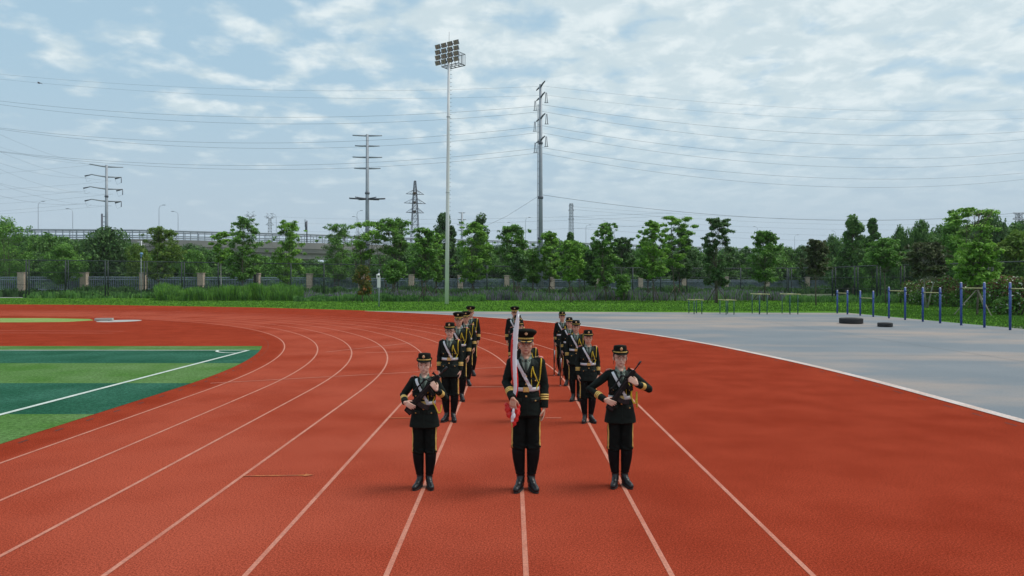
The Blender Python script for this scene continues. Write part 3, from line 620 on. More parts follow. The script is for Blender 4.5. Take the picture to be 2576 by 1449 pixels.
for px, ty, by in [(1984, 674.5, 750), (2094, 673, 755), (2150, 670.5, 756.7), (2206, 668, 759), (2266, 667.3, 761.7), (2345, 665, 766), (2485, 661, 778), (2590, 657.5, 789)]:
    X, Y = G(px, by); fl3.append((X, Y, topz(px, ty, Y)))
mesh_fence('mesh_fence', fl3, 'dark mesh fence running towards the camera on the right')
# railing with stone pillars
e = empty('pillar_fence', (0, 120, 0), 'long blue grey railing fence between beige stone pillars', 'fence')
pl = [(-94, 684), (56, 684.3), (212, 684.7), (361, 685.5), (506, 686.3), (647, 687), (779, 688), (909, 689), (1035, 690.5), (1158, 691.7), (1275, 692.5), (1389, 693.2), (1502, 694), (1611, 694.6), (1720, 695), (1826, 695.5), (1929, 696), (2030, 696.5), (2128, 697)]
PP = []
for px, ty in pl:
    d = 117+px*0.0285; x = (px-CX)/F*d; zt = topz(px, ty, d); PP.append((Vector((x, d-120, 0)), zt))
    mb = MB(); mb.box((x, d-120, zt/2-.1), (1.05, 0.9, zt-.2)); mb.box((x, d-120, zt-.1), (1.16, 1.0, .2)); mb.obj('pillar', MT['pillar'], e, False)
for (a, ta), (b, tb) in zip(PP, PP[1:]):
    mb = MB(); Lg = (b-a).length; n = int(Lg/0.27); t = (b-a)/Lg; zt = min(ta, tb)-0.75
    for k in range(1, n):
        p = a+(b-a)*k/n
        if abs(k-n/2) > n/2-1.5: continue
        mb.box((p.x, p.y, zt/2+.45), (0.10, 0.05, zt-.9))
    for z in (0.95, 1.2, zt-.5, zt-.1): mb.tube([a+t*.6+Vector((0, 0, z)), b-t*.6+Vector((0, 0, z))], 0.06, 4)
    mb.obj('railing_panel', MT['rail'], e, False)
    mb = MB(); c = (a+b)/2; mb.box((c.x, c.y, .42), (Lg-1.1, 0.5, .86), Matrix.Rotation(atan2(t.y, t.x), 3, 'Z')); mb.obj('plinth', MT['pillar'], e, False)
mb = MB(); p = PP[9][0]; mb.box((p.x, p.y-.6, PP[9][1]-1.1), (.7, .25, 1.0)); mb.box((p.x, p.y-.74, PP[9][1]-1.0), (.5, .04, .5)); mb.obj('meter_box', MT['steel'], e, False)
# ------------------------------------------------------------------ viaduct
vp = [(-260, 212), (0, 210), (350, 213), (751, 231), (1480, 285), (1863, 328), (2007, 350), (2300, 395)]
def vd(px):
    for (a, b), (c_, d_) in zip(vp, vp[1:]):
        if a <= px <= c_: return b+(d_-b)*(px-a)/(c_-a)
    return vp[-1][1]
VP = []
px = -260
while px <= 2300: d = vd(px); VP.append(Vector(((px-CX)/F*d, d, 0))); px += 40
e = empty('viaduct', (0, 0, 0), 'long pale concrete road viaduct with railings beyond the trees', 'bridge')
def extr(prof, name, m, off=0.0):
    rings = []
    for i, p in enumerate(VP):
        t = (VP[min(i+1, len(VP)-1)]-VP[max(i-1, 0)]).normalized(); q = Vector((t.y, -t.x, 0))
        rings.append([p-q*y+Vector((0, 0, z)) for y, z in prof])
    mb = MB(); mb.loft(rings); return mb.obj(name, m, e, False)
MT['vcon'] = mat('viaduct_concrete', (0.36, 0.34, 0.31), 0.85, (0.27, 0.26, 0.25), 0.12, 5, stretch=(1, 1, 0.3))
MT['vrail'] = mat('viaduct_rail', (0.33, 0.37, 0.42), 0.5)
extr([(0, 13.3), (0, 15.3), (.35, 15.3), (.35, 13.6), (9, 13.6), (9, 15.2), (9.35, 15.2), (9.35, 13.3)], 'parapet', MT['vcon'])
extr([(.5, 11.9), (.2, 13.28), (9.1, 13.28), (8.5, 11.9)], 'deck', MT['vcon'])
extr([(1.7, 10.0), (1.7, 11.85), (7.7, 11.85), (7.7, 10.0)], 'girder', MT['concrete'])
for off, nm in ((0.18, 'railing'), (9.18, 'rear_railing')):
    mb = MB(); A = []
    for i, p in enumerate(VP):
        t = (VP[min(i+1, len(VP)-1)]-VP[max(i-1, 0)]).normalized(); q = Vector((t.y, -t.x, 0)); A.append(p-q*off)
    mb.tube([p+Vector((0, 0, 18.0)) for p in A], 0.30 if off < 1 else .22, 6); mb.tube([p+Vector((0, 0, 16.4)) for p in A], 0.16, 6)
    mb.tube([p+Vector((0, 0, 15.75)) for p in A], 0.13, 6)
    Ls = [0];
    for a, b in zip(A, A[1:]): Ls.append(Ls[-1]+(b-a).length)
    s = 0
    while s < Ls[-1]:
        k = max(i for i in range(len(Ls)) if Ls[i] <= s); k = min(k, len(A)-2); p = A[k].lerp(A[k+1], (s-Ls[k])/(Ls[k+1]-Ls[k])); mb.box((p.x, p.y, 16.6), (.2, .2, 2.7)); s += 2.0 if off < 1 else 4
    mb.obj(nm, MT['vrail'], e, False)
for px in range(-200, 2300, 160):
    d = vd(px)+5; mb = MB(); x = (px-CX)/F*d; mb.tube([(x, d, -.1), (x, d, 9)], 1.1, 12); mb.box((x, d, 9.5), (6.5, 2.6, 1.0)); mb.obj('pier', MT['vcon'], e, False)
for i, (px, ty, side, lab) in enumerate([(96, 507, 1, 'leftmost tall lamp post on the viaduct'), (183, 525, -1, 'curved lamp left of the first steel pole'), (400, 516, 1, 'straight lamp between the first steel pole and the twin pylons'), (448, 532, -1, 'curved lamp left of the twin pale pylons'), (898, 530, 1, 'tall lamp beside the armed steel pole'), (901, 545, -1, 'lower lamp beside the armed steel pole'), (695, 538, -1, 'curved lamp right of the twin pale pylons'),
        (1290, 560, -1, 'lamp just left of the tallest steel pole'), (1322, 547, 1, 'higher lamp left of the tallest steel pole'), (1474, 566, 1, 'curved lamp right of the narrow lattice tower'), (1530, 556, -1, 'lamp behind the cone shaped tree'), (1906, 570, -1, 'lamp above the layered green tree'), (1999, 591, 1, 'lamp left of the purplish brown tree'), (2102, 581, -1, 'lamp right of the purplish brown tree')]):
    d = vd(px)+(1 if i % 2 else 9); p = U(px, ty, d); e2 = empty('street_lamp', (p.x, d, 15.2), lab, 'street lamp', 'street lamps on the viaduct'); h = p.z-15.2
    mb = MB(); mb.tube([(0, 0, 0), (0, 0, h*.9), (side*.3, 0, h*.97), (side*1.2, 0, h)], [.08, .065, .05, .045], 6); mb.obj('pole', MT['vrail'], e2)
    mb = MB(); mb.box((side*1.6, 0, h+.03), (.9, .35, .16)); mb.obj('lamp_head', MT['vrail'], e2, False)
e2 = empty('traffic_sign_post', (U(772, 598, 226).x, 226, 15), 'short dark post standing on the viaduct above the lone tree', 'post')
mb = MB(); mb.tube([(0, 0, 0), (0, 0, 7)], .2, 6); mb.box((-.35, 0, 5.3), (.35, .3, 2.6)); mb.obj('pole', MT['steel_dark'], e2)
mb = MB(); mb.box((-.55, -.1, 6.2), (.25, .1, 2.4)); mb.obj('panel', MT['vrail'], e2, False)

# ------------------------------------------------------------------ steel poles of the power line
def monopole(px, ty, d, w0, w1, lab, flanges):
    x = (px-CX)/F*d; h = HC-(ty-HY)/F*d; e = empty('power_pole', (x, d, 0), lab, 'power pole')
    mb = MB(); mb.tube([(0, 0, -.1), (0, 0, h*.5), (0, 0, h)], [w0/2, (w0+w1)/4, w1/2], 12)
    mb.obj('shaft', MT['steel'], e)
    mb = MB()
    for fy in flanges:
        z = HC-(fy-HY)/F*d; r = w0/2+(w1-w0)/2*z/h; mb.lathe([(r*1.0, z-.3), (r*1.35, z-.15), (r*1.35, z+.15), (r, z+.3)], 14)
    mb.obj('flange', MT['steel_dark'], e); return e, h
def arm(e, d, py, half, th, drop=0.0, m='steel', tip=.12, root=.2, name='cross_arm', bend=0.0):
    z = HC-(py-HY)/F*d; c, s = cos(th), sin(th)
    for sg in (-1, 1):
        mb = MB(); a = Vector((0, 0, z)); b = Vector((sg*half*c, sg*half*s, z+drop)); mb.tube([a+Vector((0, 0, root*.2)), a.lerp(b, .55)+Vector((0, 0, bend)), b], [root, (root+tip)/2, tip], 6, flat=.7)
        mb.obj(name, MT[m], e)
e, h = monopole(268, 415, 190, 1.0, .62, 'leftmost grey steel power pole with sagging insulators on four arms', [494, 577])
for k, (py, half) in enumerate([(420, 3.6), (445.5, 3.2), (476, 3.5), (507, 3.2)]):
    arm(e, 190, py, half*1.12, 0.75, 0.35)
    if k:
        z = HC-(py-HY)/F*190+.3
        for sg in (-1, 1):
            tp = Vector((sg*half*1.12*.73, sg*half*1.12*.68, z)); mb = MB(); mb.tube([tp, tp+Vector((-1.5, -.4, -.45))], [.12, .2], 6)
            mb.tube([tp+Vector((-1.5, -.4, -.45)), tp+Vector((-1.0, -.2, -2.0)), tp+Vector((0, 0, -1.4))], .025, 4)
            if sg > 0: mb.tube([tp, tp+Vector((0, 0, -1.5))], .10, 5)
            mb.obj('insulator', MT['steel_dark'], e)
mb = MB(); mb.tube([(-1.0, -.4, -.1), (-1.0, -.4, HC-(538-HY)/F*190)], .26, 6)
for z in (17, 18.5, 20): mb.tube([(-1, -.4, z), (0, 0, z)], .08, 4)
mb.obj('cable_riser', MT['steel_dark'], e)
e, h = monopole(924, 338, 160, 1.15, .6, 'grey steel power pole with four bare arms and a star of lower arms', [486, 614])
for py, half in [(342, 3.3), (368, 2.75), (396.5, 3.3), (424.5, 2.95)]: arm(e, 160, py, half, 0.06, .12)
for py, half, th in [(501, 4.0, .25), (501, 4.1, -.05), (501, 3.6, -.8), (501, 3.6, .95)]: arm(e, 160, py, half, th, .15, 'steel_dark', .1, .2)
e, h = monopole(1360, 212, 140, 1.0, .55, 'tallest grey steel power pole with four arms and hanging insulators', [360, 497, 600])
T3 = e
for k, (py, half) in enumerate([(219, 3.3), (246, 3.2), (299, 3.4), (354, 3.2)]):
    arm(e, 140, py, half, -1.36, .25, 'steel_dark', .15, .25, bend=.1)
    if k:
        z = HC-(py-HY)/F*140+.2
        for sg in (-1, 1):
            tp = Vector((sg*half*.30, -sg*half*.97, z)); mb = MB(); 
            for dx in (-.2, .2): mb.tube([tp+Vector((dx*.4, 0, 0)), tp+Vector((dx, 0, -1.9))], .07, 5)
            mb.tube([tp+Vector((-.4, 0, -1.95)), tp+Vector((.4, 0, -1.95))], .06, 5); mb.obj('insulator', MT['steel_dark'], e)
mb = MB(); mb.tube([(-.74, -.2, 0), (-.55, -.1, h-4)], .045, 5); mb.tube([(-.6, -.3, 0), (-.42, -.2, h-4)], .035, 5)
for k in range(24): z = 3+k*1.45; mb.tube([(-.74+.19*z/h, -.2, z), (0, -.2, z)], .03, 4)
mb.obj('ladder', MT['steel_dark'], e)
e, h = monopole(1162, 534, 330, 1.5, .9, 'small distant steel power pole right of the floodlight mast', [])
for py, half in [(536, 1.6), (553.5, 2.0), (566.5, 2.3), (580, 2.0)]: arm(e, 330, py, half, 0.1, .25, 'steel', .14, .24)
# lattice pylons
def lattice(px, ty, d, w0, w1, zs, lab, arms=(), name='lattice_pylon', r=.16, nests=(), m='steel_dark', head=None):
    x = (px-CX)/F*d; h = HC-(ty-HY)/F*d; e = empty(name, (x, d, 0), lab, 'pylon', rz=.35)
    def wz(z):
        for (a, wa), (b, wb) in zip(zs, zs[1:]):
            if a <= z/h <= b: return wa+(wb-wa)*(z/h-a)/(b-a)
        return zs[-1][1]
    levels = [0]; 
    while levels[-1] < h-.5: levels.append(min(h, levels[-1]+max(wz(levels[-1])*.95, 1.1)))
    mb = MB()
    cor = lambda z: [Vector((sx*wz(z)/2, sy*wz(z)/2, z)) for sx, sy in ((-1, -1), (1, -1), (1, 1), (-1, 1))]
    for a, b in zip(levels, levels[1:]):
        A, B = cor(a), cor(b)
        for k in range(4):
            mb.tube([A[k], B[k]], r, 4)
    for a, b in zip(levels, levels[1:]):
        A, B = cor(a), cor(b)
        for k in range(4):
            j = (k+1) % 4; mb.tube([A[k], B[j]], r*.6, 4); mb.tube([A[j], B[k]], r*.6, 4); mb.tube([B[k], B[j]], r*.6, 4)
    mb.obj('lattice_frame', MT[m], e, False)
    for py, half, up in arms:
        z = HC-(py-HY)/F*d; w_ = wz(z)/2
        for sg in (-1, 1):
            mb = MB(); tip = Vector((sg*half, 0, z))
            for sy in (-1, 1): mb.tube([(sg*w_, sy*w_, z), tip], r*.8, 4); mb.tube([(sg*w_, sy*w_, z+up), tip], r*.7, 4)
            mb.tube([(sg*(w_+half)/2, 0, z), (sg*w_, 0, z+up)], r*.5, 4); mb.obj('cross_arm', MT[m], e, False)
    for py in nests:
        z = HC-(py-HY)/F*d; mb = MB(); mb.ell((-.3, -.3, z), (.75, .65, .55), nu=9, nv=6); mb.obj('bird_nest', MT['stake'], e, False)
    if head:
        mb = MB()
        for sg in (-1, 1):
            w_ = wz(h)/2; mb.tube([(sg*w_, 0, h), (sg*head*.75, 0, h+head*.35), (sg*head*.35, 0, h+head*.95)], r, 4); mb.tube([(0, 0, h), (sg*head*.75, 0, h+head*.35)], r*.7, 4)
            mb.tube([(sg*w_, 0, h), (sg*head*1.2, 0, h+head*.3), (sg*head*.75, 0, h+head*.45)], r*.8, 4); mb.tube([(sg*head*.75, 0, h+head*.35), (-sg*head*.1, 0, h+head*.6)], r*.7, 4)
            mb.tube([(sg*head*.35, 0, h+head*.95), (sg*head*.8, 0, h+head*1.15)], r, 4)
        mb.obj('head_frame', MT[m], e, False)
    return e
lattice(1044, 455, 260, 0, 0, [(0, 4.6), (.5, 2.7), (.85, 1.4), (1, .6)], 'open steel lattice pylon with three arm pairs and birds nests', [(488.5, 3.3, 1.5), (511.5, 4.0, 1.7), (535, 3.3, 1.6)], nests=(487, 510, 533), r=.10)
lattice(1437, 512, 300, 0, 0, [(0, 3.0), (.5, 1.8), (1, 1.1)], 'narrow dense lattice tower right of the tallest steel pole', [(519, 1.1, .8), (530, 1.3, .8), (552, 1.3, .8)], r=.085, m='steel')
lattice(630, 545, 450, 0, 0, [(0, 6), (.55, 3), (1, 1.6)], 'left one of the two pale far pylons', [(545, 2.6, 1.0), (562, 3, 1.5)], r=.12, head=3.0, m='steel')
lattice(679, 549, 470, 0, 0, [(0, 6), (.55, 3), (1, 1.6)], 'right one of the two pale far pylons', [(549, 2.4, 1.0), (566, 2.6, 1.5)], r=.12, head=3.0, m='steel')
lattice(2563, 536, 420, 0, 0, [(0, 6), (.5, 3.2), (1, 2.2)], 'wide headed pylon at the right edge of the photo', [(536, 5, -1.4), (552, 5.4, 1.5), (571, 5, 1.5)], r=.14)
# ------------------------------------------------------------------ wires
def wire(P, lab, grp, r=.032, n=40):
    """P: three points along one vertical plane; parabola through them, extended a little"""
    a, b, c_ = P; ab = Vector((c_.x-a.x, c_.y-a.y)); Lg = ab.length; tb = ((b.x-a.x)*ab.x+(b.y-a.y)*ab.y)/Lg/Lg
    A = np.array([[0, 0, 1], [tb*tb, tb, 1], [1, 1, 1]]); k = np.linalg.solve(A, np.array([a.z, b.z, c_.z])); mb = MB()
    t0 = -0.25 if grp.endswith('left') else 0; t1 = 1.0 if grp.endswith('left') else 1.2; pts = []
    for i in range(n+1): t = t0+(t1-t0)*i/n; pts.append((a.x+ab.x*t, a.y+ab.y*t, k[0]*t*t+k[1]*t+k[2]))
    mb.tube(pts, r, 4); return tag(mb.obj('power_line', MT['wire']), lab, 'power line', grp)
def plane_pt(px, py, A, B):
    """point on the vertical plane through A,B (plan) seen at px,py"""
    k = (px-CX)/F; dx, dy = B[0]-A[0], B[1]-A[1]; t = (k*A[1]-A[0])/(dx-k*dy); d = A[1]+dy*t; return U(px, py, d)
TA = ((1361-CX)/F*140, 140.0)
LW = [(186.5, 228.5, 850, 217), (199, 247, 850, 240), (254, 294, 850, 266), (263, 311, 850, 281), (322, 359.5, 700, 317.8), (325, 373.5, 700, 332.8), (380.7, 416, 700, 372), (382, 426.5, 700, 384)]
RW = [(216, 269, 276), (238, 293, 297.6), (263, 331, 331), (280, 356, 351), (316, 390.7, 384.5), (334, 413, 403.5), (371, 442.5, 435), (385.5, 464, 451)]
ords = ['topmost', 'second', 'third', 'fourth', 'fifth', 'sixth', 'seventh', 'lowest']
for i, (y0, ym, xm, y1) in enumerate(LW):
    off = (-1 if i % 2 == 0 else 1)*3.0; A = ((0-CX)/F*150, 150.0+off); B = (TA[0], TA[1]+off); 
    wire([plane_pt(0, y0, A, B), plane_pt(xm, ym, A, B), plane_pt(1361, y1, A, B)], '%s of the eight long wires left of the tallest steel pole' % ords[i], 'wires to the left', r=.014 if i < 2 else .021)
for i, (y0, ym, y1) in enumerate(RW):
    off = (-1 if i % 2 == 0 else 1)*3.0; B = ((2576-CX)/F*170, 170.0+off); A = (TA[0], TA[1]+off)
    wire([plane_pt(1363, y0, A, B), plane_pt(1964, ym, A, B), plane_pt(2576, y1, A, B)], '%s of the eight long wires right of the tallest steel pole' % ords[i], 'wires to the right', r=.014 if i < 2 else .021)
A = TA; B = ((2576-CX)/F*170, 170.0)
wire([plane_pt(1363, 490, A, B), plane_pt(1964, 550, A, B), plane_pt(2540, 537.5, A, B)], 'single low wire falling right from the middle of the tallest pole', 'wires to the right')
mb = MB(); a = U(1357, 492, 140); b = U(1215, 572, 190); mb.tube([a, a.lerp(b, .5)+Vector((0, 0, -.5)), b], .028, 4); tag(mb.obj('power_line', MT['wire']), 'thin guy wire slanting down left from the tallest steel pole', 'power line')
o6 = lambda x, y: (x/3.214, 161+y/3.214)
for i, (a, b, c_) in enumerate([((0, 570), (430, 740), (850, 835)), ((0, 710), (420, 870), (900, 945)), ((0, 800), (400, 895), (715, 920)), ((0, 850), (450, 1010), (915, 1052)), ((0, 965), (350, 1030), (700, 1025)), ((0, 975), (450, 1105), (905, 1148)), ((0, 1065), (350, 1130), (710, 1125)),
        ((0, 1015), (450, 990), (895, 948)), ((0, 1085), (350, 1062), (700, 1025)), ((0, 1130), (450, 1100), (910, 1050)), ((0, 1190), (350, 1162), (715, 1125)), ((0, 1213), (450, 1185), (900, 1145)), ((0, 885), (400, 855), (770, 815)), ((0, 670), (450, 780), (770, 812))]):
    pts = [U(*o6(*q), d) for q, d in ((a, 165 if i < 7 else 215), (b, 177 if i < 7 else 203), (c_, 190))]
    wire(pts, ('wire falling from upper left to the leftmost steel pole, %s one' if i < 7 else 'wire rising from the left edge to the leftmost steel pole, %s one') % ['first', 'second', 'third', 'fourth', 'fifth', 'sixth', 'seventh'][i % 7], 'pole wires to the left', r=.016)
for i, (y0, ym, y1) in enumerate([(520, 551, 543), (527, 562, 556), (545, 575, 571), (560, 590, 588), (574, 604, 603)]):
    wire([U(1443, y0, 300), U(1964, ym, 350), U(2560, y1, 420)], 'very faint far wire between the narrow tower and right edge pylon, number %s down' % ['one', 'two', 'three', 'four', 'five'][i], 'far wires', r=.028)
for i, (y0, ym, y1) in enumerate([(545, 553, 545), (560, 565, 554), (580, 585, 575)]):
    wire([U(685, y0, 460), U(1000, ym, 380), U(1434, y1, 300)], 'very faint far wire between the twin pylons and narrow tower, number %s down' % ['one', 'two', 'three'][i], 'far wires', r=.028)
# bird
e = empty('bird', U(99, 209, 60), 'small dark bird in flight near the second wire at left', 'bird')
mb = MB(); mb.ell((0, 0, 0), (.14, .05, .05), nu=8, nv=6); mb.ell((-.15, 0, .02), (.04, .035, .035), nu=6, nv=5); mb.add([(.1, -.03, 0), (.24, -.05, 0), (.24, .05, 0), (.1, .03, 0), (.1, 0, .02)], [(0, 1, 2, 3), (0, 4, 3)]); mb.obj('body', MT['wire'], e)
for s in (-1, 1):
    mb = MB(); mb.add([(-.07, s*.03, .02), (.07, s*.03, .02), (.06, s*.16, .05), (-.04, s*.2, .06), (.08, s*.36, -.02)], [(0, 1, 2, 3), (3, 2, 4)]); mb.obj('wing', MT['wire'], e, False)

# ------------------------------------------------------------------ floodlight mast
X, Y = G(1124, 765); e = empty('floodlight_mast', (X, Y, 0), 'tall white floodlight mast with sixteen lamps and a service cage', 'floodlight mast')
zt = HC-(118-HY)/F*Y; lean = 5.5/F*Y
cx = lambda z: lean*z/zt
mb = MB(); mb.tube([(cx(z), 0, z) for z in (-.1, zt*.33, zt*.66, zt)], [.235, .205, .17, .125], 20); mb.obj('shaft', MT['mast'], e)
mb = MB(); mb.lathe([(.24, 12.5), (.245, 12.52), (.222, 12.56)], 18, (cx(12.5), 0, 0)); mb.lathe([(.228, 21), (.232, 21.02), (.2, 21.06)], 18, (cx(21), 0, 0)); mb.obj('joint_ring', MT['steel'], e)
mb = MB()
for k in range(58):
    z = 1.5+k*.45; mb.tube([(cx(z)+.12, 0, z), (cx(z)+.36, 0, z)], .018, 4)
mb.obj('climbing_peg', MT['steel_dark'], e)
mb = MB(); mb.tube([(lean, 0, zt-.3), (lean+.02, 0, HC-(80-HY)/F*Y)], .02, 5); mb.obj('lightning_rod', MT['steel_dark'], e)
u = Vector((.815, -.58, 0)); v = Vector((.58, .815, 0)); RU = Matrix((u, v, (0, 0, 1))).transposed()
MT['glass'] = mat('lamp_glass', (.42, .38, .26), .3, (.30, .30, .26), 6, 3); 
tl = U(1098, 121, Y)
zr = [HC-(y-HY)/F*Y for y in (114, 128.0, 141.5, 155)]
cxx = lean-.02
for r_, z in enumerate(zr):
    mb = MB(); mb.tube([Vector((cxx, 0, z))+u*-1.5+v*-.12, Vector((cxx, 0, z))+u*1.5+v*-.12], .05, 6); mb.obj('cross_bar', MT['steel_dark'], e)
    for c_ in range(4):
        p = Vector((cxx, 0, z))+u*(-1.28+c_*.90-.07)+v*(-.32); tilt = Matrix.Rotation(radians(22), 3, 'X')
        R = RU @ tilt
        fr = MB(); fr.box(p, (.66, .16, .50), R)
        f = fr.obj('floodlight', MT['steel_dark'], e, False)
        g = MB()
        for a in (-1, 1):
            for b in range(4): g.box(p+R @ Vector((a*.155, -.085, -.18+b*.12)), (.25, .02, .085), R)
        g.obj('lens', MT['glass'], f, False)
mb = MB(); z0 = HC-(163-HY)/F*Y; z1 = z0+1.25
q = [Vector((cxx, 0, 0))+u*a+v*b for a, b in ((-1.15, .1), (1.35, .1), (1.35, 1.25), (-1.15, 1.25))]
for k in range(4):
    j = (k+1) % 4; mb.tube([q[k]+Vector((0, 0, z0)), q[j]+Vector((0, 0, z0))], .05, 5); mb.tube([q[k]+Vector((0, 0, z1)), q[j]+Vector((0, 0, z1))], .035, 5)
    for i in range(5): p = q[k].lerp(q[j], i/5); mb.tube([p+Vector((0, 0, z0)), p+Vector((0, 0, z1))], .022, 4)
for i in range(1, 4): a = q[0].lerp(q[1], i/4); b = q[3].lerp(q[2], i/4); mb.tube([a+Vector((0, 0, z0)), b+Vector((0, 0, z0))], .04, 4)
mb.tube([q[0].lerp(q[3], .5)+Vector((0, 0, z0)), q[1].lerp(q[2], .5)+Vector((0, 0, z0))], .04, 4)
mb.obj('service_cage', MT['steel_dark'], e, False)
# ------------------------------------------------------------------ camera post
X, Y = G(953.5, 771.5); e = empty('camera_post', (X, Y, 0), 'grey post with a white surveillance camera and box beside the track', 'camera post')
mb = MB(); mb.tube([(0, 0, -.05), (0, 0, 3.4)], [.085, .07], 10); mb.tube([(0, 0, 3.4), (0, 0, 3.75)], .03, 6); mb.obj('pole', MT['steel'], e)
mb = MB(); mb.box((0, -.16, 2.0+.5), (.28, .2, 1.15)); mb.obj('cabinet', MT['mast'], e, False)
mb = MB(); mb.tube([(0, -.05, 3.25), (0, -.25, 3.28)], .05, 6); mb.lathe([(.02, .16), (.11, .14), (.14, .02), (.13, -.04)], 14, (0, -.28, 3.15)); mb.obj('camera_housing', MT['mast'], e)
mb = MB(); mb.ell((0, -.28, 3.08), (.105, .105, .12)); mb.obj('camera_dome', MT['wire'], e)
mb = MB(); mb.box((-.2, 0, 3.05), (.1, .14, .45)); mb.tube([(-.2, 0, 3.2), (0, 0, 3.2)], .02, 5); mb.obj('loudspeaker', MT['mast'], e, False)
# blue lamp post among left trees
p = U(355, 750, 108); e = empty('path_lamp', (p.x, 108, 0), 'slim lamp post with a pale blue globe head among the left trees', 'street lamp')
mb = MB(); mb.tube([(0, 0, 0), (0, 0, 6.6)], [.06, .04], 8); mb.obj('pole', MT['steel'], e)
MT['blue_lamp'] = mat('blue_lamp', (.15, .28, .48), .4); mb = MB(); mb.ell((.05, 0, 6.75), (.26, .2, .22), nu=10, nv=7); mb.tube([(0, 0, 6.2), (.05, 0, 6.6)], .12, 6); mb.obj('lamp_head', MT['blue_lamp'], e)
p = U(356, 606, 195); e = empty('utility_pole', (p.x, 195, 0), 'thin pole with two short cross bars in front of the viaduct', 'pole')
mb = MB(); mb.tube([(0, 0, 0), (0, 0, p.z)], .15, 6); mb.obj('pole', MT['mast'], e); mb = MB(); mb.tube([(-1.1, 0, p.z-.3), (1.1, 0, p.z-.3)], .09, 5); mb.tube([(-.9, 0, p.z-1.1), (.9, 0, p.z-1.1)], .07, 5); mb.obj('cross_bar', MT['mast'], e)

# ------------------------------------------------------------------ horizontal bars, parallel bars, tyres
MT['blue'] = speckle(mat('blue_post_paint', (.024, .060, .24), .45, (.035, .08, .30), 3, 4), 1, 20, .8)
MT['green_post'] = mat('dark_green_post', (.015, .07, .065), .5, (.02, .09, .085), 3, 3)
MT['yellow'] = mat('yellow_bar_paint', (.52, .50, .22), .5, (.42, .40, .17), 3, 3)
MT['capball'] = mat('pale_cap', (.5, .48, .55), .5)
pd = [56.2, 54.5, 52.5, 50.6, 48.5, 46.5, 44.5, 42.7, 40.7, 38.7, 36.7, 34.8]; XB = 25.75
ordn = ['farthest', 'second farthest', 'third', 'fourth', 'fifth', 'nearest']
for i in range(6):
    y0, y1 = pd[2*i], pd[2*i+1]; hp = [1.86, 1.86, 2.16, 2.16, 2.48, 2.48][i]; zb = [1.62, 1.32, 1.90, 1.84, 2.15, 2.15][i]
    if i == 5: lab = 'blue pull up bar frame cut off at the right edge, nearest one'
    else: lab = '%s of the blue pull up bar frames from the camera' % ['sixth and farthest', 'fifth', 'fourth', 'third', 'second'][i]
    e = empty('pull_up_bar', (XB, y0, 0), lab, 'pull up bar', 'blue pull up bar frames')
    for yy in (0, y1-y0):
        mb = MB(); mb.tube([(0, yy, -.05), (0, yy, hp-.04)], .060, 14); mb.obj('post', MT['blue'], e)
        mb = MB(); mb.ell((0, yy, hp-.04), (.058, .058, .05), nu=12, nv=7); mb.obj('post_cap', MT['capball'], e)
        mb = MB(); mb.lathe([(.061, zb-.06), (.078, zb-.05), (.078, zb+.05), (.061, zb+.06)], 12, (0, yy, 0)); mb.obj('clamp', MT['blue'], e)
    mb = MB(); mb.tube([(0, 0, zb), (0, y1-y0, zb)], .026, 8); mb.obj('bar', MT['yellow'], e)
for i, (px, by, zr_, lab) in enumerate([(1733, 788.5, 1.10, 'low parallel bars, leftmost set'), (1812, 789.5, 1.10, 'low parallel bars, second set from the left'), (1894, 789, 1.55, 'high parallel bars, third set from the left'), (1970, 789, 1.55, 'high parallel bars, nearest the blue posts')]):
    X, Y = G(px, by+.5); e = empty('parallel_bars', (X, Y, 0), lab+' on dark green posts', 'parallel bars', 'parallel bars on the court edge')
    for xx in (0.15, .75):
        for yy in (.6, -1.0): 
            mb = MB(); mb.tube([(xx, yy, -.05), (xx, yy, zr_-.02)], .036, 8); mb.obj('post', MT['green_post'], e)
        mb = MB(); mb.tube([(xx, 1.0, zr_), (xx, -1.5, zr_)], .035, 8); mb.obj('rail', MT['yellow'], e)
MT['tyre'] = mat('tyre_rubber', (.022, .022, .024), .75, (.035, .035, .036), 5, 3)
def tyre(px, by, R, wdt, rin, lab):
    X, Y = G(px, by); Y += R; X = (px-CX)/F*Y*1.0; e = empty('tyre', (X, Y, 0), lab, 'tyre', 'tyres on the court')
    mb = MB(); prof_ = [(rin, .03), (R*.9, .0+.008), (R*.985, wdt*.14), (R*.985, wdt*.86), (R*.9, wdt), (rin, wdt*.94), (rin*1.12, wdt*.8), (rin*1.12, wdt*.2)]
    rings = [[(r*cos(2*pi*k/48), r*sin(2*pi*k/48), z) for k in range(48)] for r, z in prof_]; rings.append(rings[0]); mb.loft(rings, caps=False); mb.obj('carcass', MT['tyre'], e)
    mb = MB()
    for k in range(44):
        a = 2*pi*k/44
        for s in (0, 1):
            aa = a+s*.07; R_ = Matrix.Rotation(aa, 3, 'Z') @ Matrix.Rotation(.5*(1 if s else -1), 3, 'X'); mb.box((R*.985*cos(aa), R*.985*sin(aa), wdt*(.29 if s == 0 else .71)), (R*.03, R*.075, wdt*.40), R_)
    mb.obj('tread', MT['tyre'], e, False)
tyre(2141, 815.5, .66, .34, .36, 'large black tractor tyre lying flat on the grey court')
tyre(2226.5, 823.3, .385, .235, .2, 'smaller black car tyre lying flat on the grey court')
